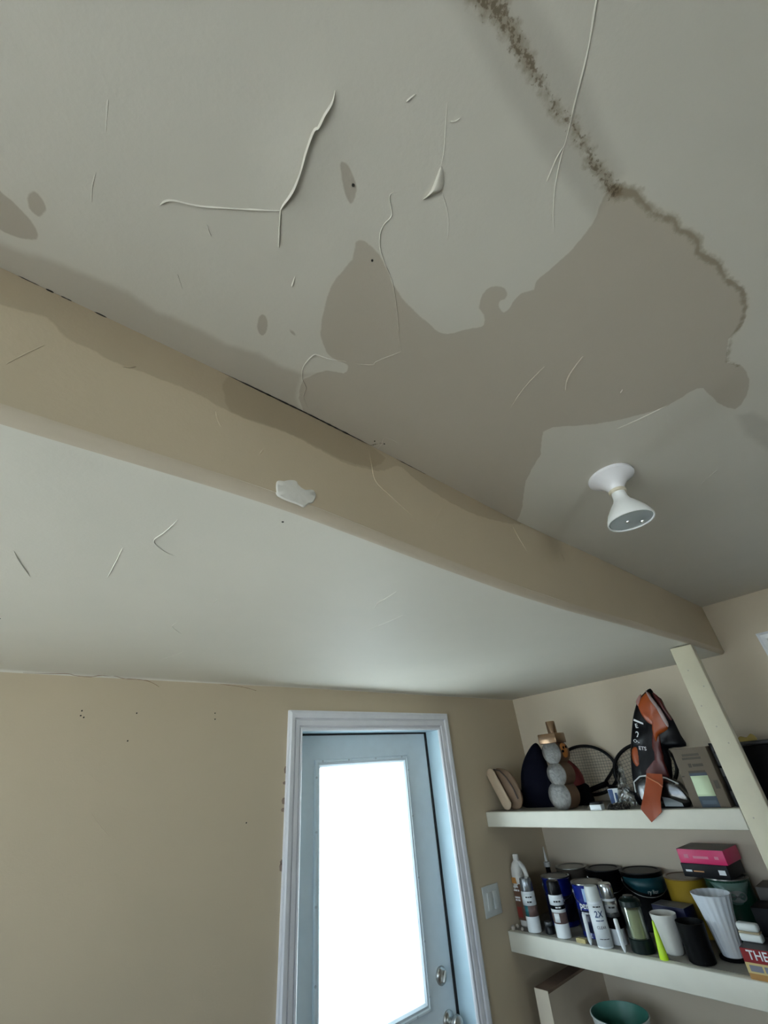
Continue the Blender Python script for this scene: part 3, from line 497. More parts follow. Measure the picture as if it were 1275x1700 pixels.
box('frosted_pane', GX0 + 0.028, GX1 - 0.028, YF + 0.014, YF + 0.019, GZ0 + 0.028, GZ1 - 0.028, M_FROST, door)
M_NICK = mat('brushed_nickel', (0.55, 0.55, 0.53), 0.28, 1.0)
def onto_door(o, x, z): o.rotation_euler = (math.pi / 2, 0, 0); o.location = (x, YF, z)
b = lathe('deadbolt', [(0.031, 0), (0.031, 0.006), (0.027, 0.012), (0.018, 0.015), (0, 0.016)], M_NICK, door, 28); onto_door(b, 1.868, 1.070)
t = box('thumb_turn', -0.005, 0.005, -0.020, 0.020, 0.0155, 0.030, M_NICK, b, 0.003); t.rotation_euler = (0, 0, -0.5)
k = lathe('door_knob', [(0.033, 0), (0.033, 0.005), (0.028, 0.010), (0.014, 0.014), (0.013, 0.030), (0.024, 0.038), (0.029, 0.050), (0.026, 0.062), (0.014, 0.068), (0, 0.069)], M_NICK, door, 28); onto_door(k, 1.885, 0.930)
# ------------------------------------------------------------------ ceiling lamp
pi = math.pi
M_PORC = mat('white_porcelain', (0.90, 0.89, 0.92), 0.25, var=0.02, coat=0.3)
M_BULB = mat('white_bulb_enamel', (0.90, 0.92, 0.92), 0.32, var=0.02)
lamp = thing('ceiling_lamp', 'white ceiling lampholder with a flared reflector bulb hanging from the stained ceiling', 'lamp', (1.076, 0.262, float(zmain(1.076, 0.262))))
lathe('lampholder', [(0.019, -0.050), (0.020, -0.044), (0.024, -0.036), (0.034, -0.024), (0.046, -0.015), (0.053, -0.011), (0.057, -0.008), (0.0575, -0.003), (0.055, 0.001), (0.02, 0.001)], M_PORC, lamp, 40)
lathe('collar', [(0.0195, -0.056), (0.021, -0.055), (0.021, -0.048), (0.0195, -0.047), (0.01, -0.047), (0.01, -0.056)], mat('cream_plastic', (0.72, 0.66, 0.52), 0.45), lamp, 32)
bulb = lathe('reflector_bulb', [(0.0, -0.046), (0.0155, -0.046), (0.0165, -0.058), (0.0175, -0.072), (0.021, -0.082), (0.030, -0.093), (0.038, -0.104), (0.046, -0.116), (0.052, -0.130), (0.0545, -0.138), (0.0540, -0.142), (0.0515, -0.1415), (0.048, -0.130), (0.038, -0.119), (0.018, -0.112), (0, -0.111)][::-1], M_BULB, lamp, 40)
M_LENS = mat('frosted_lens', (0.50, 0.55, 0.55), 0.2, var=0.05); M_LENS.node_tree.nodes['Principled BSDF'].inputs['Alpha'].default_value = 0.55
lathe('lens', [(0.0, -0.1455), (0.02, -0.1445), (0.040, -0.142), (0.0505, -0.1395), (0.0505, -0.1365), (0.03, -0.1375), (0, -0.1395)], M_LENS, bulb, 36)
M_CHR = mat('chrome', (0.75, 0.77, 0.78), 0.12, 1.0, var=0.02)
for sx in (-0.016, 0.016):
    o = lathe('filament_post', [(0, -0.1475), (0.004, -0.147), (0.0055, -0.144), (0.005, -0.138), (0.003, -0.111)], M_CHR, bulb, 12); o.location = (sx + 0.004, sx * -0.7 - 0.006, 0)
# ------------------------------------------------------------------ light switch
sw = thing('light_switch', 'white double rocker switch plate between door casing and shelves', 'switch', (2.178, YD, 1.276))
M_SW = mat('white_switch_plastic', (0.62, 0.65, 0.63), 0.35, var=0.02)
box('wall_plate', -0.064, 0.064, -0.0075, 0.0, -0.058, 0.058, M_SW, sw, 0.003)
for sx in (-0.024, 0.024):
    o = box('rocker', -0.0165, 0.0165, -0.006, 0.003, -0.034, 0.034, M_SW, sw, 0.002); o.location = (sx, -0.008, 0); o.rotation_euler = (0.07 if sx < 0 else -0.07, 0, 0)
    for sz in (-0.047, 0.047):
        c = lathe('screw', [(0.0035, 0), (0.0032, 0.0008), (0, 0.0010)], M_SW, sw, 10); c.rotation_euler = (pi / 2, 0, 0); c.location = (sx, -0.0075, sz)
# ------------------------------------------------------------------ shelves
ZL, ZU = 1.147, 1.629
M_SHELF = mat('cream_shelf_paint', (0.71, 0.69, 0.59), 0.5, var=0.05, bump=0.25, bscale=40)
M_SHTOP = mat('dark_shelf_top', (0.26, 0.245, 0.21), 0.75, var=0.15, scale=30)  # board top much darker than the cream rail
def shelf(label, zt, zb, xf, y0, yr):
    t = thing('wall_shelf', label, 'shelf', (XR, YD, 0))
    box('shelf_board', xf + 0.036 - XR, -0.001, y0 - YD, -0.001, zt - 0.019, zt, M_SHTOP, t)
    box('front_rail', xf - XR, xf + 0.035 - XR, yr - YD, -0.001, zb, zt, M_SHELF, t, 0.003)
    box('wall_cleat', -0.02, -0.001, y0 - YD, -0.001, zt - 0.075, zt - 0.02, M_SHELF, t)
    return t
shelf('upper cream shelf in the corner holding rackets, snack bag and cardboard box', ZU, 1.563, 2.250, 0.42, 0.632)
shelf('middle cream shelf crowded with paint tins, spray cans and cups', ZL, 1.073, 2.262, 0.42, 0.632)
shelf('lowest shelf under the green tub', 0.700, 0.63, 2.30, 0.42, 0.632)
post = thing('shelf_post', 'cream painted timber post rising from shelves to the bulkhead edge', 'post', (2.2705, 0.587, 0))
M_POST = mat('cream_post_paint', (0.63, 0.585, 0.44), 0.5, var=0.06, bump=0.35, bscale=35)
box('timber', -0.0195, 0.0195, -0.044, 0.044, 0.0, 2.2205, M_POST, post, 0.003)
for (y, z) in [(0.01, 2.12), (-0.02, 2.05), (0.02, 1.98), (0.0, 1.90), (-0.015, 1.84), (0.015, 1.60)]:
    o = lathe('nail_dent', [(0.003, 0), (0.002, 0.0006), (0, 0.0006)], mat('greyed_dent', (0.45, 0.42, 0.35), 0.8), post, 8); o.rotation_euler = (0, -pi / 2, 0); o.location = (-0.0194, y, z)
pan = thing('partition_panel', 'beige side panel with raw brown top edge below the middle shelf', 'panel', (2.51, 1.72, 0))
box('panel_board', -0.24, 0.243, -0.034, 0.036, 0.0, 0.958, mat('beige_panel_paint', (0.58, 0.49, 0.38), 0.6, bump=0.1), pan)
box('top_edge', -0.24, 0.243, -0.034, 0.036, 0.958, 0.968, mat('raw_brown_wood', (0.20, 0.13, 0.09), 0.8, var=0.2), pan)
box('front_edge', -0.243, -0.240, -0.035, 0.037, 0.0, 0.967, mat('lit_edge_paint', (0.66, 0.58, 0.46), 0.6), pan)  # lighter than the panel beige, light on this edge put into its colour
# ------------------------------------------------------------------ small builders for the middle shelf
BLACK = mat('black_plastic', (0.004, 0.004, 0.005), 0.3, spec=0.25); BLKM = mat('black_matt', (0.003, 0.003, 0.004), 0.8, spec=0.08)
SILV = mat('silver_can_metal', (0.60, 0.62, 0.62), 0.22, 0.9, var=0.03); TINM = mat('tin_metal', (0.30, 0.30, 0.28), 0.30, 0.85, var=0.06)
WLAB = mat('white_label', (0.74, 0.78, 0.80), 0.4, var=0.02); INK = mat('dark_blue_ink', (0.02, 0.06, 0.16), 0.6); INKB = mat('black_ink', (0.03, 0.03, 0.03), 0.6); WINK = mat('white_ink', (0.78, 0.80, 0.82), 0.6, var=0.02)
VIEW = math.atan2(-0.6, -0.82)     # the side of a can that faces the room
def wrap(r, z, a0=VIEW):
    return lambda u, v: (r * math.cos(a0 + u / r), r * math.sin(a0 + u / r), z + v)
def marks(name, r, z, words, h, m, parent, a0=VIEW):
    """a row of small print: short raised dashes, too small to read"""
    u = -sum(words) / 2 - 0.001 * (len(words) - 1)
    for i, w in enumerate(words):
        arc_patch(name, r, z - h / 2, z + h / 2, a0 + u / r, a0 + (u + w) / r, m, parent, 2); u += w + 0.002
def spray_can(label, x, y, body_m, cap_m, bands, group='spray cans at the front of the middle shelf'):
    t = thing('spray_can', label, 'spray can', (x, y, ZL), 0, group)
    lathe('can_body', [(0.029, 0), (0.0325, 0.001), (0.033, 0.004), (0.0325, 0.008), (0.0325, 0.142), (0.033, 0.146), (0.031, 0.150), (0.026, 0.156), (0.024, 0.157)], body_m, t, 32)
    lathe('spray_cap', [(0.0305, 0.147), (0.031, 0.149), (0.0305, 0.180), (0.0285, 0.196), (0.026, 0.1995), (0, 0.200)], cap_m, t, 32)
    for (z0, z1, m) in bands: arc_patch('label_band', 0.0329, z0, z1, VIEW - pi * 0.95, VIEW + pi * 0.95, m, t, 36)
    return t
def tin(name, label, x, y, r, h, body_m, lid_m, cat='paint tin', group='paint tins on the middle shelf', bail=True, rim=0.004):
    t = thing(name, label, cat, (x, y, ZL), 0, group)
    lathe('tin_body', [(r - 0.004, 0), (r, 0.001), (r + 0.0015, 0.004), (r, 0.008), (r, h - 0.012), (r + 0.0015, h - 0.009), (r, h - 0.006), (r - 0.002, h - 0.005)], body_m, t, 40)
    lathe('lid', [(r - 0.002, h - 0.005), (r + 0.002, h - 0.004), (r + 0.002, h), (r - rim, h + 0.001), (r - rim - 0.003, h - 0.004), (r - rim - 0.006, h - 0.004), (r - rim - 0.009, h - 0.001), (0, h - 0.001)], lid_m, t, 40)
    if bail:
        e = [VIEW + pi / 2, VIEW - pi / 2]
        for a in e:
            o = lathe('ear', [(0.009, 0), (0.008, 0.003), (0, 0.004)], TINM, t, 12); o.rotation_euler = (0, pi / 2, a); o.location = (r * math.cos(a), r * math.sin(a), h - 0.035)
        pts = [((r + 0.004) * math.cos(VIEW + s), (r + 0.004) * math.sin(VIEW + s), h - 0.035 - 0.05 * math.cos(s)) for s in np.linspace(-pi / 2, pi / 2, 17)]
        tube('bail_handle', pts, 0.0012, TINM, t, 6)
    return t
# white jug
M_JUG = mat('white_jug_plastic', (0.76, 0.74, 0.70), 0.4, var=0.02)
jug = thing('cleaner_jug', 'white plastic jug with looped handle and brown label in the shelf corner', 'jug', (2.385, 1.797, ZL))
def loft(name, secs, m, parent, seg=28, p=2.6):
    """sections: (z, half depth x, half width y, centre y)"""
    v, f = [], []
    for (z, hx, hy, cy) in secs:
        for k in range(seg):
            a = 2 * pi * k / seg; c, s = math.cos(a), math.sin(a)
            v.append((hx * math.copysign(abs(c) ** (2 / p), c), cy + hy * math.copysign(abs(s) ** (2 / p), s), z))
    for i in range(len(secs) - 1):
        for k in range(seg): f.append((i * seg + k, i * seg + (k + 1) % seg, (i + 1) * seg + (k + 1) % seg, (i + 1) * seg + k))
    f.append(tuple(range(seg - 1, -1, -1))); f.append(tuple(range((len(secs) - 1) * seg, len(secs) * seg)))
    return obj(name, v, f, m, parent, True)
loft('jug_body', [(0, 0.030, 0.042, 0), (0.004, 0.034, 0.046, 0), (0.15, 0.034, 0.046, 0), (0.175, 0.034, 0.038, 0.008), (0.20, 0.032, 0.026, 0.020), (0.225, 0.030, 0.026, 0.018), (0.245, 0.024, 0.024, 0.012), (0.256, 0.015, 0.016, 0.010), (0.260, 0.013, 0.013, 0.010)], M_JUG, jug)
lathe('cap', [(0.0145, 0.258), (0.0155, 0.260), (0.0150, 0.280), (0.012, 0.284), (0, 0.284)], M_JUG, jug, 24).location = (0, 0.010, 0)
tube('handle', [(0, 0.006, 0.247), (-0.002, -0.012, 0.243), (-0.002, -0.028, 0.228), (-0.001, -0.037, 0.205), (0, -0.040, 0.180), (0, -0.040, 0.150)], [0.013, 0.013, 0.012, 0.011, 0.012, 0.013], M_JUG, jug, 12)
def yz(x): return lambda a, b, d: (x - d, a, b)
M_BRL = mat('brown_label', (0.16, 0.075, 0.045), 0.5, var=0.2); M_ORL = mat('orange_label', (0.55, 0.25, 0.06), 0.5)
lb = prism('label', [(-0.038, 0.025), (0.038, 0.025), (0.038, 0.135), (0.0, 0.165), (-0.038, 0.165)], yz(-0.0345), 0, 0.0008, M_BRL, jug)
prism('orange_flash', [(0.008, 0.166), (0.038, 0.166), (0.038, 0.190), (0.012, 0.190)], yz(-0.0335), 0, 0.0012, M_ORL, jug)
for (z, wds) in ((0.150, (0.010, 0.016)), (0.136, (0.022, 0.008)), (0.108, (0.030,)), (0.098, (0.012, 0.014))):
    u = 0.034
    for w in wds: prism('print_mark', [(u, z), (u - w, z), (u - w, z + 0.007), (u, z + 0.007)], yz(-0.0353), 0, 0.0004, WINK, lb); u -= w + 0.003
prism('red_panel', [(0.005, 0.035), (0.034, 0.035), (0.034, 0.075), (0.005, 0.075)], yz(-0.0353), 0, 0.0004, mat('dark_red_label', (0.25, 0.03, 0.02), 0.5), lb)
# spray cans
M_WCAN = mat('white_can', (0.76, 0.80, 0.82), 0.3, var=0.02, coat=0.2); M_TEALB = mat('teal_band', (0.02, 0.16, 0.18), 0.4); M_BRN = mat('brown_picture_band', (0.16, 0.10, 0.09), 0.5, var=0.5, scale=60)
c1 = spray_can('spray can with chrome-grey cap standing in front of the white jug', 2.325, 1.730, M_WCAN, mat('grey_cap', (0.30, 0.32, 0.34), 0.22, 0.7), [(0.058, 0.098, M_BRN), (0.098, 0.142, WLAB)])
arc_patch('teal_stripe', 0.0332, 0.058, 0.098, VIEW - 1.0, VIEW - 0.4, M_TEALB, c1, 8); marks('print_mark', 0.0333, 0.130, (0.010, 0.006, 0.012), 0.005, INKB, c1); marks('print_mark', 0.0333, 0.112, (0.008, 0.012), 0.006, INKB, c1)
c2 = spray_can('spray can with glossy black cap and white lower label before the blue tin', 2.325, 1.572, M_WCAN, BLACK, [(0.050, 0.088, M_BRN), (0.088, 0.100, WLAB), (0.100, 0.114, BLKM), (0.114, 0.142, WLAB)])
arc_patch('white_window', 0.0332, 0.055, 0.086, VIEW - 0.9, VIEW - 0.1, WLAB, c2, 8); marks('print_mark', 0.0333, 0.128, (0.008, 0.010, 0.010), 0.006, INKB, c2); marks('print_mark', 0.0333, 0.107, (0.012, 0.012), 0.005, WINK, c2)
c3 = spray_can('white spray can printed 2X and CLEAR', 2.305, 1.363, M_WCAN, mat('pale_grey_cap', (0.62, 0.66, 0.64), 0.35), [(0.006, 0.142, WLAB)])
text('lettering', '2X', 0.030, INK, c3, wrap(0.0333, 0.108), shear=0.1); text('lettering', 'CLEAR', 0.0135, INKB, c3, wrap(0.0334, 0.066), bold=0.0); marks('print_mark', 0.0333, 0.133, (0.010, 0.012, 0.006), 0.004, INKB, c3); marks('print_mark', 0.0333, 0.088, (0.018, 0.014), 0.003, INK, c3); marks('print_mark', 0.0333, 0.030, (0.014, 0.010, 0.012), 0.002, INKB, c3)
c4_ = spray_can('silver metal spray can behind the white 2X can', 2.372, 1.330, M_WCAN, SILV, [(0.052, 0.090, BLKM), (0.090, 0.142, SILV)])
arc_patch('label_band', 0.0332, 0.105, 0.132, VIEW - 0.9, VIEW + 0.9, mat('grey_label', (0.42, 0.43, 0.42), 0.4), c4_, 12); marks('print_mark', 0.0335, 0.122, (0.010, 0.014), 0.006, INKB, c4_)
# tins
M_BLUE = mat('royal_blue_tin', (0.006, 0.016, 0.19), 0.22, var=0.05, coat=0.4); M_NAVY = mat('navy_label', (0.005, 0.008, 0.035), 0.35)
b1 = tin('paint_tin', 'blue paint tin with plain grey lid behind the black-capped spray can', 2.50, 1.665, 0.070, 0.186, M_BLUE, TINM)
arc_patch('dark_label', 0.0704, 0.02, 0.115, VIEW - 1.5, VIEW + 1.5, M_NAVY, b1, 20); marks('print_mark', 0.0708, 0.10, (0.02, 0.014), 0.008, WINK, b1)
b2 = tin('paint_tin', 'blue paint tin lettered per in white beside the 2X spray can', 2.432, 1.452, 0.072, 0.188, M_BLUE, TINM)
arc_patch('pale_stripe', 0.0724, 0.125, 0.172, VIEW - 0.55, VIEW - 0.30, mat('pale_blue_stripe', (0.40, 0.55, 0.80), 0.3), b2, 6)
arc_patch('dark_label', 0.0724, 0.02, 0.095, VIEW - 1.5, VIEW + 1.5, M_NAVY, b2, 20)
text('lettering', 'per', 0.034, WINK, b2, wrap(0.0730, 0.112, VIEW - 0.66)); marks('print_mark', 0.0732, 0.086, (0.014, 0.018, 0.012), 0.006, WINK, b2, VIEW - 0.62)
tin('paint_tin', 'dull brown tin with grey lid at the back against the wall', 2.664, 1.660, 0.082, 0.200, mat('dull_brown_tin', (0.08, 0.065, 0.05), 0.45), TINM, rim=0.012)
tin('paint_tin', 'black tin with dark lid behind the lettered blue tin', 2.664, 1.476, 0.086, 0.203, mat('black_tin', (0.002, 0.002, 0.0025), 0.4, spec=0.15), mat('dark_lid', (0.006, 0.006, 0.006), 0.4, spec=0.3), rim=0.014)
tl = tin('paint_tin', 'teal and black paint tub with black lid at the back', 2.660, 1.283, 0.094, 0.206, mat('black_tub', (0.002, 0.0022, 0.0025), 0.4, spec=0.15), mat('black_lid', (0.004, 0.004, 0.004), 0.45, spec=0.25), rim=0.012)
v, f = [], []
for k in range(25):        # teal field with a curved lower edge
    a = VIEW - 1.35 + 2.7 * k / 24; lo = 0.132 + 0.035 * (abs(k / 24 - 0.55) * 2) ** 2 * (1 if k < 13 else 0.2)
    for q, z in ((0.0944, lo), (0.0944, 0.188)): v.append((q * math.cos(a), q * math.sin(a), z))
o = obj('teal_field', v, [(2 * k, 2 * k + 2, 2 * k + 3, 2 * k + 1) for k in range(24)], mat('teal_print', (0.006, 0.055, 0.07), 0.4), tl, True); o.modifiers.new('thickness', 'SOLIDIFY').thickness = 0.0004
text('lettering', 'ry llor', 0.020, mat('grey_ink', (0.40, 0.44, 0.44), 0.6), tl, wrap(0.0950, 0.139, VIEW + 0.12))
yt = tin('putty_tub', 'yellow tub with clear brownish lid at the back beside the boxes', 2.660, 1.088, 0.083, 0.196, mat('yellow_tub', (0.36, 0.23, 0.02), 0.35, var=0.08), mat('brownish_lid', (0.15, 0.10, 0.06), 0.3), 'tub', None, False, 0.008)
for k, (u, w) in enumerate(((-0.016, 0.010), (-0.003, 0.016), (0.016, 0.008))): arc_patch('print_mark', 0.0836, 0.150, 0.158, VIEW + u / 0.083, VIEW + (u + w) / 0.083, mat('pale_yellow_ink', (0.66, 0.55, 0.30), 0.5), yt, 3)
gt = tin('paint_tin', 'green tin with pale oval badge carrying the pink and black boxes', 2.632, 0.905, 0.082, 0.211, mat('green_tin', (0.006, 0.05, 0.028), 0.35, var=0.1), TINM, rim=0.006, bail=False)
v, f = [], []
for k in range(21):
    t_ = k / 20; a = VIEW - 1.3 + 2.2 * t_; lo = 0.205 - 0.072 * min(1, 2.4 * min(t_, 1 - t_)); 
    for z in (lo, 0.204): v.append((0.0826 * math.cos(a), 0.0826 * math.sin(a), z))
o = obj('pale_green_field', v, [(2 * k, 2 * k + 2, 2 * k + 3, 2 * k + 1) for k in range(20)], mat('pale_green_print', (0.11, 0.19, 0.165), 0.4), gt, True); o.modifiers.new('thickness', 'SOLIDIFY').thickness = 0.0004
def oval(name, r, z, hw, hh, m, parent, a0=VIEW, n=24):
    v = [(r * math.cos(a0), r * math.sin(a0), z)] + [(r * math.cos(a0 + hw * math.cos(2 * pi * k / n) / r), r * math.sin(a0 + hw * math.cos(2 * pi * k / n) / r), z + hh * math.sin(2 * pi * k / n)) for k in range(n)]
    o = obj(name, v, [(0, 1 + k, 1 + (k + 1) % n) for k in range(n)], m, parent, True); o.modifiers.new('thickness', 'SOLIDIFY').thickness = 0.0004; return o
oval('badge', 0.0832, 0.158, 0.036, 0.019, mat('pale_badge', (0.26, 0.275, 0.27), 0.5), gt, VIEW - 0.1); marks('print_mark', 0.0838, 0.158, (0.012, 0.008, 0.014, 0.010), 0.006, mat('grey_print', (0.16, 0.17, 0.17), 0.5), gt, VIEW - 0.1)
# boxes stacked on the green tin
def carton(name, label, cat, x0, x1, y0, y1, z0, z1, m, rz=0.0, group=None, bev=0.001):
    cx_, cy_ = (x0 + x1) / 2, (y0 + y1) / 2; t = thing(name, label, cat, (cx_, cy_, z0), rz, group)
    box('carton', x0 - cx_, x1 - cx_, y0 - cy_, y1 - cy_, 0, z1 - z0, m, t, bev); return t
bb = carton('gadget_box', 'flat black box with white and orange print under the pink box', 'box', 2.555, 2.725, 0.852, 1.036, 1.359, 1.405, mat('black_carton', (0.008, 0.008, 0.010), 0.45, spec=0.2), -0.06)
def front_mark(parent, hx, y0, y1, z0, z1, m, name='print_mark', d=0.0006): return prism(name, [(y0, z0), (y1, z0), (y1, z1), (y0, z1)], yz(-hx), 0, d, m, parent)
front_mark(bb, 0.085, 0.052, 0.078, 0.018, 0.025, WINK); front_mark(bb, 0.085, 0.004, 0.046, 0.019, 0.023, mat('orange_ink', (0.60, 0.28, 0.10), 0.5)); front_mark(bb, 0.085, -0.080, -0.054, 0.014, 0.030, WINK)
pk = carton('gadget_box', 'bright pink box lying on the flat black box', 'box', 2.558, 2.728, 0.846, 1.034, 1.4055, 1.455, mat('pink_carton', (0.74, 0.028, 0.155), 0.4, var=0.04), -0.05)
PKI = mat('pale_pink_ink', (0.75, 0.22, 0.32), 0.5)
box('lid_top', -0.0855, 0.0855, -0.0945, 0.0945, 0.0496, 0.0502, mat('grey_brown_lid', (0.16, 0.13, 0.12), 0.5), pk)
for (y0, y1, z0, z1) in ((0.052, 0.070, 0.018, 0.032), (-0.028, 0.034, 0.018, 0.027), (-0.068, -0.052, 0.018, 0.028)): front_mark(pk, 0.085, y0, y1, z0, z1, PKI)
# glue bottle
gb = thing('glue_bottle', 'dark bottle with thin white nozzle behind the jug', 'bottle', (2.600, 1.765, ZL))
lathe('bottle_body', [(0.024, 0), (0.026, 0.003), (0.026, 0.145), (0.020, 0.165), (0.012, 0.175), (0.012, 0.205)], BLKM, gb, 24)
lathe('collar', [(0.016, 0.200), (0.017, 0.202), (0.016, 0.220), (0.010, 0.224)], mat('grey_white_cap', (0.50, 0.49, 0.46), 0.5), gb, 20)
lathe('nozzle', [(0.009, 0.222), (0.0065, 0.245), (0.0022, 0.287), (0, 0.288)], mat('ivory_nozzle', (0.62, 0.60, 0.55), 0.45), gb, 16)
# small jar, markers, wood block
ij = thing('ink_jar', 'small black jar between the two left spray cans', 'jar', (2.333, 1.648, ZL)); lathe('glass_jar', [(0.020, 0), (0.022, 0.002), (0.022, 0.024), (0.019, 0.028), (0.018, 0.030)], BLACK, ij, 24); lathe('lid', [(0.020, 0.030), (0.0205, 0.031), (0.0205, 0.042), (0.019, 0.044), (0, 0.044)], mat('dark_jar_lid', (0.04, 0.045, 0.05), 0.25), ij, 24)
def marker(label, x, y, tilt):
    t = thing('marker_pen', label, 'pen', (x, y, ZL), 0, 'white marker pens'); t.rotation_euler = tilt
    lathe('barrel', [(0.0025, 0.0005), (0.0065, 0.010), (0.0085, 0.016), (0.0085, 0.070), (0.008, 0.072)], WLAB, t, 16); lathe('cap', [(0.0088, 0.070), (0.0092, 0.071), (0.0085, 0.100), (0.006, 0.103), (0, 0.1035)], mat('white_cap', (0.72, 0.74, 0.74), 0.35), t, 16)
marker('thin white marker pen left of the 2X spray can', 2.288, 1.422, (0, 0.02, 0)); marker('thin white marker pen leaning right of the silver spray can', 2.280, 1.268, (-0.06, 0.03, 0))
wb = tag(prism('wood_block', [(-0.022, 0), (0.022, 0), (0.022, 0.013), (0.016, 0.0145), (-0.022, 0.0135)], lambda a, b, d: (d, a, b), -0.008, 0.008, mat('yellow_wood', (0.48, 0.40, 0.18), 0.6, var=0.2)), 'small yellowish wood block at the front edge below the blue tins', 'block'); wb.location = (2.298, 1.470, ZL)
for i, (x, y, s) in enumerate(((2.283, 1.828, 0.010), (2.326, 1.832, 0.008), (2.300, 1.786, 0.007))):
    bm = bmesh.new(); bmesh.ops.create_icosphere(bm, subdivisions=2, radius=s)
    for v_ in bm.verts: v_.co *= 1 + 0.25 * noise.noise(v_.co * 160 + Vector((i * 9, 0, 0)))
    zmn = min(v_.co.z for v_ in bm.verts); me = bpy.data.meshes.new('pebble'); bm.to_mesh(me); bm.free(); me.materials.append(mat('pale_pebble', (0.50, 0.44, 0.38), 0.7, var=0.3, scale=80))
    o = bpy.data.objects.new('pebble', me); COL.objects.link(o); o.location = (x, y, ZL - zmn)
    tag(o, ('palest pebble at the very end of the middle shelf', 'pebble close to the wall behind the jug base', 'smallest pebble just in front of the jug')[i], 'pebble', 'pebbles beside the jug')
# candle lantern
ln = thing('candle_jar', 'glass candle jar with dark green lid and base holding a cream candle', 'candle', (2.335, 1.215, ZL))
DG = mat('dark_green_plastic', (0.002, 0.009, 0.007), 0.35, spec=0.3)
lathe('base', [(0.044, 0), (0.046, 0.002), (0.046, 0.040), (0.042, 0.043), (0, 0.043)], DG, ln, 32); lathe('candle', [(0.030, 0.0435), (0.031, 0.045), (0.031, 0.128), (0.027, 0.131), (0, 0.129)], mat('cream_wax', (0.62, 0.58, 0.40), 0.5), ln, 28)
lathe('glass_sleeve', [(0.0405, 0.0435), (0.0425, 0.0435), (0.0425, 0.140), (0.0405, 0.140), (0.0405, 0.0435)], film('jar_glass', (0.86, 0.90, 0.86), 0.05, 0.05), ln, 32); lathe('lid', [(0.040, 0.1405), (0.043, 0.142), (0.042, 0.158), (0.034, 0.166), (0.022, 0.168), (0.020, 0.174), (0, 0.175)], DG, ln, 32)
# neon wedge, cups, vase
nw = tag(lathe('glow_cone', [(0.016, 0), (0.017, 0.002), (0.015, 0.020), (0.0095, 0.070), (0.004, 0.108), (0.002, 0.113), (0, 0.1135)], mat('neon_yellow_green', (0.52, 0.78, 0.02), 0.4, var=0.05), None, 20, (2.290, 1.118, ZL), 0.8, 1.0), 'tall narrow neon yellow-green cone beside the white cup', 'toy cone')
wc = tag(lathe('cup', [(0.030, 0), (0.033, 0.002), (0.0355, 0.010), (0.049, 0.112), (0.050, 0.120), (0.0485, 0.121), (0.047, 0.116), (0.034, 0.010), (0, 0.008)], mat('white_ceramic', (0.70, 0.69, 0.64), 0.35, var=0.02), None, 40, (2.375, 1.108, ZL)), 'plain off-white flared cup behind the neon cone', 'cup')
bc = tag(lathe('cup', [(0.043, 0), (0.046, 0.003), (0.0465, 0.020), (0.050, 0.108), (0.0505, 0.115), (0.0485, 0.115), (0.047, 0.108), (0.043, 0.012), (0, 0.010)], mat('black_ceramic', (0.002, 0.0022, 0.0025), 0.45, var=0.02, spec=0.14), None, 40, (2.338, 0.996, ZL)), 'black cylindrical cup at the front of the middle shelf', 'cup')
wv = thing('fluted_vase', 'tall white fluted vase flaring to a wide rim', 'vase', (2.432, 0.915, ZL))
fl_ = lambda a, z: 1 + 0.02 * math.cos(18 * a) * min(1, z / 0.05)
lathe('vase_body', [(0.033, 0.008), (0.036, 0.010), (0.040, 0.030), (0.048, 0.080), (0.058, 0.140), (0.068, 0.182), (0.071, 0.190), (0.069, 0.191), (0.064, 0.180), (0.045, 0.080), (0.036, 0.020), (0, 0.018)], mat('white_porcelain_vase', (0.72, 0.77, 0.82), 0.3, var=0.02), wv, 108, None, 1, 1, fl_)
lathe('coaster', [(0.047, 0), (0.048, 0.001), (0.048, 0.007), (0.046, 0.008), (0, 0.008)], BLKM, wv, 32)
# boxes on the right
nb = carton('tool_box', 'dark blue box with grey top behind the cups', 'box', 2.470, 2.560, 1.050, 1.188, ZL, 1.268, mat('dark_blue_carton', (0.005, 0.007, 0.055), 0.45), -0.10); box('top_panel', -0.0452, 0.0452, -0.0692, 0.0692, 0.1208, 0.1216, mat('grey_panel', (0.14, 0.14, 0.145), 0.5), nb)
rb = carton('puzzle_box', 'red, yellow and orange box with white and grey lettering at the right edge', 'box', 2.272, 2.420, 0.648, 0.828, ZL, 1.226, mat('orange_carton', (0.42, 0.22, 0.07), 0.45, var=0.1), 0.03)
front_mark(rb, 0.074, -0.090, 0.090, 0.043, 0.079, mat('red_carton', (0.25, 0.008, 0.010), 0.4, var=0.06), 'red_band'); front_mark(rb, 0.074, -0.090, 0.090, 0.016, 0.043, mat('yellow_carton', (0.60, 0.47, 0.20), 0.45), 'yellow_band')
box('top_face', -0.0735, 0.0735, -0.0895, 0.0895, 0.0788, 0.0794, mat('dark_top', (0.03, 0.02, 0.022), 0.5), rb)
text('lettering', 'THE W', 0.034, WINK, rb, lambda u, v: (-0.0750, 0.020 - u, 0.062 + v), ext=0.0010)
for (y0, y1) in ((0.042, 0.080), (-0.010, 0.036), (-0.060, -0.016)): front_mark(rb, 0.0748, y0, y1, 0.021, 0.037, mat('grey_letter', (0.20, 0.20, 0.24), 0.5), 'letter_block')
sj = thing('cream_jar', 'little white jar with a tan waist band resting on the red box', 'jar', (2.352, 0.800, 1.2270)); WJ = mat('white_jar', (0.70, 0.73, 0.70), 0.35, var=0.02)
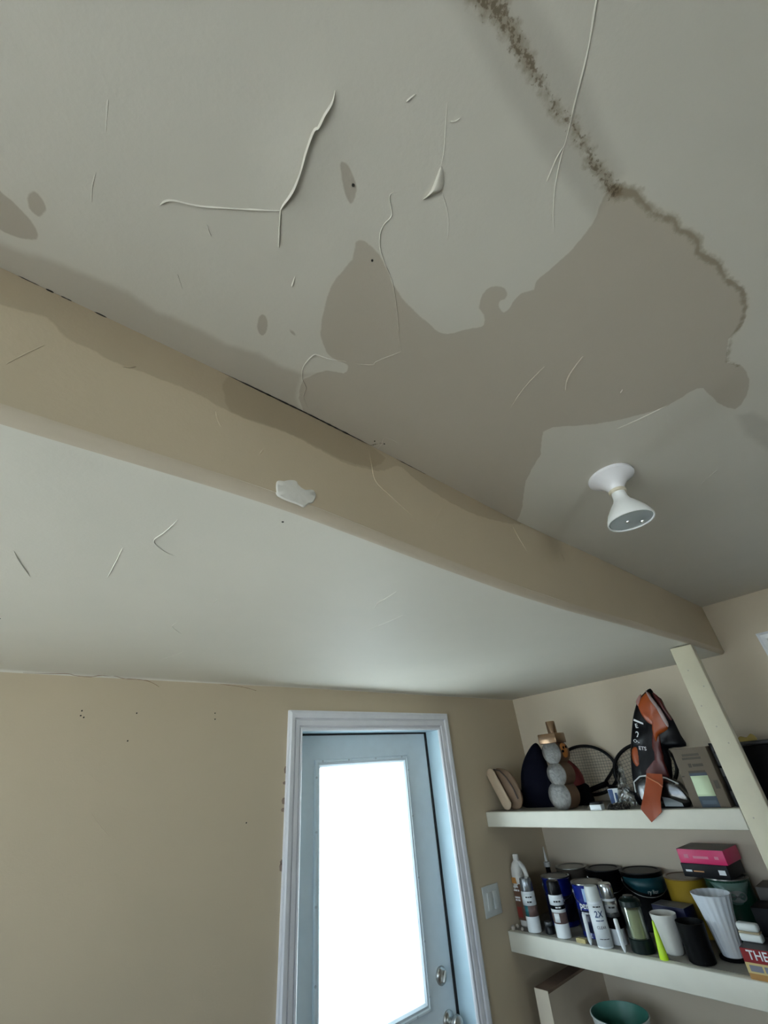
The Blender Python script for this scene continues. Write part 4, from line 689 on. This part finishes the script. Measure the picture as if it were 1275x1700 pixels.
box('jar_body', -0.018, 0.018, -0.034, 0.034, 0, 0.022, WJ, sj, 0.005); box('tan_band', -0.017, 0.017, -0.033, 0.033, 0.0215, 0.0275, mat('tan_band', (0.40, 0.32, 0.20), 0.5), sj, 0.002); box('jar_lid', -0.018, 0.018, -0.034, 0.034, 0.027, 0.050, WJ, sj, 0.008)
kb = carton('speaker_box', 'black box standing behind the little white jar', 'box', 2.455, 2.57, 0.655, 0.800, ZL, 1.300, mat('black_box_card', (0.003, 0.003, 0.0035), 0.5, spec=0.15), 0.0)
gbx = carton('storage_box', 'dull grey-brown box at the back right of the middle shelf', 'box', 2.600, 2.735, 0.640, 0.800, ZL, 1.335, mat('grey_brown_card', (0.08, 0.07, 0.06), 0.6), 0.0)
# green tub on the lowest shelf
gtb = thing('plastic_tub', 'teal green round tub below the middle shelf, white outside', 'tub', (2.472, 1.482, 0.700))
lathe('tub_wall', [(0.085, 0), (0.088, 0.002), (0.117, 0.178), (0.121, 0.183), (0.121, 0.187), (0.1175, 0.188), (0.1168, 0.180), (0.087, 0.003), (0, 0.0025)], mat('white_tub_outside', (0.66, 0.70, 0.68), 0.4), gtb, 48); lathe('tub_lining', [(0, 0.004), (0.083, 0.005), (0.1145, 0.178), (0.1168, 0.1885), (0.1155, 0.1885), (0.112, 0.178), (0.080, 0.009), (0, 0.008)], mat('teal_lining', (0.045, 0.20, 0.15), 0.4), gtb, 48)
# ------------------------------------------------------------------ upper shelf
# slipper
sl = thing('slipper', 'tan slipper with cream sole leaning in the shelf corner', 'slipper', (2.345, 1.750, ZU))
def capsule(P, r, n=6):
    a, b = np.array(P[0]), np.array(P[1]); d = (b - a) / np.linalg.norm(b - a); nrm = np.array([-d[1], d[0]]); out = []
    for k in range(n + 1): t = pi * k / n; out.append(a + r * (nrm * math.cos(t) - d * math.sin(t)))
    for k in range(n + 1): t = pi * k / n; out.append(b + r * (-nrm * math.cos(t) + d * math.sin(t)))
    return [tuple(q) for q in out]
puff('sole', capsule([(0.066, 0.172), (-0.004, 0.032)], 0.030), -0.028, 0.010, 0.014, mat('cream_sole', (0.50, 0.385, 0.27), 0.6), sl, 0.0, k=2)
puff('upper', [(0.06, 0.190), (0.03, 0.200), (-0.03, 0.180), (-0.07, 0.12), (-0.085, 0.05), (-0.06, 0.006), (0.0, 0.004), (0.02, 0.05), (0.05, 0.12)], 0.012, 0.018, 0.05, mat('tan_upper', (0.22, 0.14, 0.085), 0.7, bump=0.2), sl, 0.004)
tube('strap', [(-0.012, 0.055, 0.196), (-0.014, 0.010, 0.188), (-0.016, -0.030, 0.150), (-0.016, -0.060, 0.10), (-0.012, -0.075, 0.05)], 0.004, mat('dark_brown_strap', (0.07, 0.05, 0.04), 0.6), sl, 8)
# navy bag
nv_ = tag(puff('fabric_bag', [(0.115, 0.002), (0.100, 0.08), (0.075, 0.17), (0.025, 0.245), (-0.045, 0.302), (-0.075, 0.290), (-0.095, 0.20), (-0.090, 0.002)], 0.0, 0.05, 0.06, mat('navy_fabric', (0.003, 0.0035, 0.009), 0.9, bump=0.3, bscale=200, spec=0.1), None, 0.004), 'dark navy fabric bag slumped beside the slipper', 'bag'); nv_.location = (2.462, 1.624, ZU + 0.001)
# snowman
sn = thing('snowman_ornament', 'silver glitter snowman with brown sides and copper hat', 'ornament', (2.335, 1.385, ZU))
M_GLIT = mat('silver_glitter', (0.105, 0.10, 0.092), 0.35, 0.3, var=0.75, scale=70, bump=1.0, bscale=90); M_CARD = mat('brown_card_side', (0.16, 0.095, 0.055), 0.7); M_COP = mat('copper_hat', (0.26, 0.165, 0.10), 0.25, 0.8, var=0.1)
def disc(name, cy_, cz, r, flat=None):
    pts = []
    for k in range(36):
        a = 2 * pi * k / 36; z = cz + r * math.sin(a); y = cy_ + r * math.cos(a)
        if flat is not None and z < flat: z = flat
        pts.append((y, z))
    prism(name + '_side', pts, lambda a, b, d: (d, a, b), -0.040, 0.050, M_CARD, sn, True)
    v = []; rings = (1.0, 0.92, 0.6, 0.2)
    for s, dd in zip(rings, (0.0, 0.003, 0.005, 0.006)):
        for (y, z) in pts: v.append((-0.040 - dd, cy_ + (y - cy_) * s, max(cz + (z - cz) * s, 0.0005)))
    n = len(pts); obj(name + '_face', v, [(i * n + j, i * n + (j + 1) % n, (i + 1) * n + (j + 1) % n, (i + 1) * n + j) for i in range(3) for j in range(n)] + [tuple(range(3 * n, 4 * n))], M_GLIT, sn, True)
disc('body', 0.010, 0.058, 0.061, 0.0005); disc('chest', -0.004, 0.150, 0.054); disc('head', -0.006, 0.246, 0.054)
box('hat_brim', -0.05, 0.052, -0.058, 0.046, 0.288, 0.335, M_COP, sn, 0.004); lathe('hat_crown', [(0.024, 0.3355), (0.024, 0.390), (0.022, 0.393), (0, 0.393)], M_COP, sn, 28).location = (0, -0.020, 0)
fc = lathe('orange_face', [(0.034, 0), (0.033, 0.006), (0.024, 0.011), (0, 0.013)], mat('orange_felt', (0.42, 0.15, 0.03), 0.7), sn, 28); fc.rotation_euler = (pi / 2, 0, 0); fc.location = (0.006, -0.052, 0.252)
for (u, w) in ((-0.014, 0.012), (0.010, 0.014), (-0.026, -0.004)):
    o = lathe('black_spot', [(0.0065, 0.0085), (0.006, 0.0145), (0, 0.015)], BLKM, fc, 12); o.location = (u, w, 0)
# dark red toy behind it
rt = thing('plush_toy', 'dark red and black plush toy behind the snowman', 'toy', (2.520, 1.405, ZU))
puff('red_body', [(0.035, 0.21), (-0.01, 0.185), (-0.040, 0.13), (-0.030, 0.075), (0.02, 0.07), (0.05, 0.13)], 0.0, 0.035, 0.035, mat('dark_red_plush', (0.12, 0.012, 0.010), 0.85), rt, 0.006); puff('black_base', [(0.05, 0.001), (0.04, 0.085), (-0.045, 0.095), (-0.062, 0.05), (-0.055, 0.001)], 0.0, 0.04, 0.04, BLKM, rt, 0.004)
# rackets
def racket(label, cy_, cz, a, b, tilt, x, hl, nstr):
    t = thing('tennis_racket', label, 'racket', (x, cy_, ZU), 0, 'rackets leaning on the wall'); c, s = math.cos(tilt), math.sin(tilt)
    P3 = lambda u, w, d=0.0: (d, u * c - w * s, cz - ZU + u * s + w * c)
    tube('head_frame', [P3(a * math.cos(2 * pi * k / 48), b * math.sin(2 * pi * k / 48)) for k in range(48)], 0.0085, mat('black_frame', (0.006, 0.005, 0.006), 0.4, spec=0.25), t, 10, True)
    for sg in (-1, 1): tube('throat', [P3(a * 0.88, sg * b * 0.47), P3(a * 1.12, sg * b * 0.28), P3(a * 1.40, sg * 0.010)], 0.0075, MATS['black_frame'], t, 8)
    tube('handle', [P3(a * 1.36, 0), P3(a * 1.36 + hl, 0)], 0.013, BLKM, t, 10)
    SM = mat('grey_string', (0.10, 0.10, 0.10), 0.5)
    for k in range(1, nstr):
        u = -a + 2 * a * k / nstr; w = b * math.sqrt(max(0, 1 - (u / a) ** 2)); tube('string', [P3(u, -w), P3(u, w)], 0.0008, SM, t, 4)
    for k in range(1, nstr - 5):
        w = -b + 2 * b * k / (nstr - 5); u = a * math.sqrt(max(0, 1 - (w / b) ** 2)); tube('string', [P3(-u, w, 0.0016), P3(u, w, 0.0016)], 0.0008, SM, t, 4)
    return t
racket('black racket with oval head seen beside the snowman', 1.440, 1.780, 0.178, 0.120, 0.0, 2.725, 0.07, 22)
racket('black racket half hidden behind the snack bag, crossing the other one', 1.105, 1.765, 0.165, 0.112, -0.24, 2.690, 0.16, 20)
# small things between snowman and bag
wbx = thing('matchbox', 'tiny white box with glossy black top at the front of the upper shelf', 'box', (2.278, 1.205, ZU)); box('tray', -0.018, 0.018, -0.027, 0.027, 0, 0.021, WLAB, wbx, 0.001); box('black_top', -0.017, 0.017, -0.026, 0.026, 0.0212, 0.031, BLACK, wbx, 0.004)
bcd = thing('card_pack', 'blue and white card packet leaning among the beads', 'packet', (2.395, 1.163, ZU)); prism('card', [(0.026, 0.001), (-0.022, 0.005), (-0.026, 0.074), (0.024, 0.072)], yz(0), -0.004, 0.004, WLAB, bcd); prism('blue_panel', [(0.025, 0.003), (0.006, 0.004), (0.000, 0.070), (0.023, 0.070)], yz(0), 0.0042, 0.005, mat('blue_print', (0.015, 0.06, 0.20), 0.4), bcd); prism('dark_window', [(-0.004, 0.018), (-0.016, 0.020), (-0.017, 0.056), (-0.006, 0.056)], yz(0), 0.0042, 0.005, INK, bcd)
FILM = film('clear_crinkled_film', (0.88, 0.90, 0.90), 0.07, 0.16)
tag(puff('plastic_wrap', [(0.045, 0.002), (0.030, 0.05), (0.012, 0.10), (-0.016, 0.165), (-0.030, 0.155), (-0.022, 0.10), (-0.030, 0.06), (-0.034, 0.002)], 0.0, 0.022, 0.022, FILM, None, 0.018, 60, 6, 10), 'crumpled clear plastic wrap standing left of the snack bag', 'plastic wrap').location = (2.345, 1.088, ZU + 0.002)
# beads: one strung necklace heaped up
bm = bmesh.new()
for k in range(150):
    a = k * 0.47; r = 0.012 + 0.028 * ((k * 37) % 50) / 50; z = 0.005 + 0.007 * (k // 60) + 0.002 * math.sin(k)
    bmesh.ops.create_icosphere(bm, subdivisions=1, radius=0.0046, matrix=Matrix.Translation((r * math.cos(a) * 0.7, 1.3 * r * math.sin(a), z)))
me = bpy.data.meshes.new('bead_necklace'); bm.to_mesh(me); bm.free(); me.materials.append(mat('dark_beads', (0.05, 0.045, 0.04), 0.2, var=0.6, scale=90)); o = bpy.data.objects.new('bead_necklace', me); COL.objects.link(o); o.location = (2.292, 1.110, ZU); tag(o, 'heap of small dark beads strung together at the shelf edge', 'necklace')
# snack bag
sb = thing('snack_bag', 'crumpled black and orange snack bag standing on the upper shelf', 'bag', (2.440, 0.930, ZU)); BB = mat('black_bag_foil', (0.003, 0.0033, 0.005), 0.35, var=0.3, bump=0.3, bscale=30, spec=0.25); OB = mat('orange_bag_lining', (0.32, 0.055, 0.005), 0.35, var=0.2, scale=9); RB = mat('dark_red_foil', (0.09, 0.010, 0.008), 0.35, var=0.3); PB = mat('pale_foil_edge', (0.34, 0.25, 0.24), 0.35, var=0.3)
rel = lambda L: [(y - 0.930, z - ZU) for y, z in L]
puff('bag_body', rel([(0.839, 2.100), (0.879, 2.083), (0.919, 2.055), (0.967, 1.989), (1.015, 1.893), (1.045, 1.823), (1.075, 1.721), (1.085, 1.632), (0.95, 1.632), (0.905, 1.70), (0.870, 1.80), (0.862, 1.842), (0.785, 1.845), (0.789, 1.89), (0.794, 1.957), (0.805, 2.003), (0.809, 2.048), (0.829, 2.067)]), 0.0, 0.030, 0.035, BB, sb, 0.010, 24, 3, 10)
puff('orange_fold', rel([(0.842, 2.083), (0.903, 2.043), (0.909, 1.999), (0.897, 1.960), (0.872, 1.935), (0.888, 1.916), (0.890, 1.874), (0.868, 1.899), (0.820, 1.918), (0.813, 1.949), (0.820, 2.004), (0.835, 2.044)]), -0.040, 0.012, 0.022, OB, sb, 0.006, 26, 3, 7)
puff('dark_red_fold', rel([(0.888, 1.916), (0.915, 1.862), (0.919, 1.825), (0.942, 1.783), (0.985, 1.762), (0.980, 1.70), (0.900, 1.70), (0.890, 1.795), (0.884, 1.815), (0.878, 1.860), (0.868, 1.899)]), -0.034, 0.010, 0.022, RB, sb, 0.006, 26, 3, 7)
puff('red_edge', rel([(0.829, 2.080), (0.808, 2.050), (0.800, 2.000), (0.792, 1.955), (0.806, 1.960), (0.818, 2.010), (0.830, 2.050)]), -0.020, 0.010, 0.020, RB, sb, 0.004, 26, 3, 6)
puff('pale_edge', rel([(0.846, 2.092), (0.828, 2.050), (0.812, 2.000), (0.804, 1.945), (0.812, 1.925), (0.822, 1.955), (0.828, 2.005), (0.843, 2.050)]), -0.050, 0.008, 0.012, PB, sb, 0.003, 26, 3, 6)
puff('pale_fold', rel([(0.915, 2.050), (0.880, 2.080), (0.890, 2.050), (0.905, 2.02)]), -0.034, 0.010, 0.012, mat('pinkish_foil', (0.36, 0.17, 0.15), 0.35, var=0.3), sb, 0.003, 26, 3, 6)
puff('orange_print', rel([(1.020, 1.855), (0.985, 1.860), (0.975, 1.80), (1.010, 1.770), (1.035, 1.800)]), -0.014, 0.012, 0.010, OB, sb, 0.003, 30, 3, 6)
flat = lambda y, z, x=-0.043, rot=0.0: (lambda u, v: (x, (y - 0.930) - (u * math.cos(rot) - v * math.sin(rot)), (z - ZU) + u * math.sin(rot) + v * math.cos(rot)))
text('lettering', 'ETS', 0.022, WINK, sb, flat(0.962, 1.853, -0.036, -0.22)); text('lettering', 'E', 0.026, WINK, sb, flat(0.957, 1.948, -0.024, -0.1)); text('lettering', '2', 0.034, WINK, sb, flat(0.966, 1.912, -0.025, -0.1)); text('lettering', 'OO', 0.020, WINK, sb, flat(0.980, 1.885, -0.024, -0.2))
prism('white_stripe', rel([(0.960, 1.972), (0.922, 1.950), (0.920, 1.957), (0.956, 1.980)]), yz(-0.027), 0, 0.001, WINK, sb)
# orange strip hanging over the edge
os_ = thing('orange_sash', 'orange pointed fabric strip hanging over the front of the upper shelf', 'sash', (2.243, 0.930, ZU))
pts = [(0.000, 0.130), (-0.062, 0.122), (-0.056, 0.090), (-0.030, 0.035), (-0.022, -0.006), (0.036, -0.042), (0.061, 0.005), (0.030, 0.065)]
def sash(a, b, d):
    lean = max(0, b - 0.004) * 0.30; return (-0.004 + lean - d + 0.003 * math.sin(a * 60), a, b)
P_ = np.array([np.array(pts[i]) * (1 - j / 5) + np.array(pts[(i + 1) % len(pts)]) * j / 5 for i in range(len(pts)) for j in range(5)]); c_ = P_.mean(0); v = []; n = len(P_)
for d0 in (0.0, 0.003):
    for s in (1.0, 0.66, 0.33):
        for q in P_: w = c_ + (q - c_) * s; v.append(sash(w[0], w[1], d0))
f = [(k * n + j, k * n + (j + 1) % n, (k + 1) * n + (j + 1) % n, (k + 1) * n + j) for k in (0, 1, 3, 4) for j in range(n)] + [tuple(range(2 * n, 3 * n)), tuple(range(5 * n, 6 * n))] + [(j, (j + 1) % n, 3 * n + (j + 1) % n, 3 * n + j) for j in range(n)]
obj('sash_cloth', v, f, mat('orange_satin', (0.28, 0.045, 0.005), 0.45, var=0.12), os_, True)
tube('stitched_fold', [sash(a, b, 0.005) for a, b in ((0.004, 0.118), (-0.020, 0.104), (-0.040, 0.092), (-0.052, 0.078))], 0.003, mat('pale_orange_satin', (0.50, 0.17, 0.08), 0.4), os_, 8)
# clear clamshell with black things in it
cl = thing('clamshell_pack', 'clear plastic clamshell with black contents between sash and cardboard box', 'packaging', (2.330, 0.905, ZU))
puff('black_contents', [(0.085, 0.002), (0.080, 0.060), (0.03, 0.088), (-0.03, 0.088), (-0.070, 0.060), (-0.078, 0.002)], 0.0, 0.020, 0.022, BLKM, cl, 0.004); prism('white_label', [(0.010, 0.006), (-0.062, 0.004), (-0.060, 0.016), (-0.020, 0.034), (0.010, 0.040)], yz(-0.0235), 0, 0.001, mat('greyish_label', (0.32, 0.36, 0.38), 0.5), cl)
tube('clear_rim', [(-0.020, 0.116, 0.060), (-0.026, 0.106, 0.098), (-0.030, 0.070, 0.118), (-0.030, 0.02, 0.121), (-0.028, -0.035, 0.107), (-0.022, -0.075, 0.083)], 0.0028, mat('clear_plastic_edge', (0.55, 0.58, 0.58), 0.15, var=0.02), cl, 8)
puff('clear_shell', [(0.118, 0.060), (0.095, 0.105), (0.03, 0.122), (-0.035, 0.108), (-0.080, 0.080), (-0.086, 0.003), (0.090, 0.003)], 0.0, 0.030, 0.030, FILM, cl, 0.003, 30, 4, 9, 0.0, 0.3)
# cardboard box with note
cb = thing('cardboard_box', 'brown cardboard box with a pale green sticky note on its front', 'box', (2.340, 0.735, ZU), -0.05); KR = mat('kraft_card', (0.14, 0.11, 0.078), 0.75, var=0.08, bump=0.1); KI = mat('brown_card_print', (0.06, 0.048, 0.034), 0.7)
box('carton', -0.045, 0.045, -0.068, 0.068, 0, 0.208, KR, cb, 0.0015)
for (y0, y1, z0, z1) in ((-0.032, 0.034, 0.178, 0.187), (-0.034, 0.038, 0.166, 0.174), (0.012, 0.024, 0.138, 0.152), (-0.032, 0.008, 0.140, 0.150), (-0.030, 0.034, 0.118, 0.126), (-0.060, -0.044, 0.062, 0.090), (0.056, 0.066, 0.106, 0.110)): front_mark(cb, 0.045, y0, y1, z0, z1, KI)
front_mark(cb, 0.045, -0.032, 0.034, 0.001, 0.118, mat('slate_blue_print', (0.040, 0.060, 0.085), 0.6), 'blue_panel'); front_mark(cb, 0.0458, -0.026, 0.026, 0.012, 0.024, mat('lighter_blue_print', (0.065, 0.095, 0.13), 0.6))
v = [(-0.0462 - 0.004 * max(0, (0.10 - z) / 0.07) ** 2, y, z) for z in (0.108, 0.090, 0.070, 0.048, 0.038) for y in (0.033, -0.033)]; o = obj('sticky_note', v, [(2 * i, 2 * i + 1, 2 * i + 3, 2 * i + 2) for i in range(4)], mat('pale_green_paper', (0.62, 0.74, 0.50), 0.7, var=0.03), cb, True); o.modifiers.new('thickness', 'SOLIDIFY').thickness = 0.0004; o['label'] = 'pale green sticky note'
gp = thing('blister_pack', 'dark grey plastic pack wedged between cardboard box and post', 'packaging', (2.385, 0.650, ZU)); box('tray', -0.065, 0.06, -0.012, 0.012, 0, 0.215, mat('smoky_plastic', (0.055, 0.055, 0.055), 0.3, var=0.2), gp, 0.004); box('black_clip', -0.069, -0.0655, -0.010, 0.010, 0.05, 0.10, BLACK, gp, 0.001); box('cross_rib', -0.069, -0.0655, -0.012, 0.012, 0.128, 0.136, BLKM, gp, 0.001); box('top_clip', -0.069, -0.0655, 0.000, 0.012, 0.18, 0.217, BLACK, gp, 0.001)
dk = thing('crate', 'dark crate with a yellow tag behind the post', 'crate', (2.62, 0.515, ZU)); box('crate_body', -0.12, 0.12, -0.085, 0.085, 0, 0.196, mat('dark_crate', (0.008, 0.007, 0.007), 0.7, spec=0.15), dk, 0.004); box('crate_rim', -0.125, 0.125, -0.09, 0.09, 0.1965, 0.212, mat('dark_rim', (0.04, 0.038, 0.036), 0.5), dk, 0.003)
puff('yellow_tag', [(0.09, 0.212), (0.075, 0.232), (0.05, 0.226), (0.03, 0.238), (0.02, 0.2125)], -0.10, 0.004, 0.004, mat('yellow_tag', (0.36, 0.26, 0.06), 0.6), dk, 0.001)
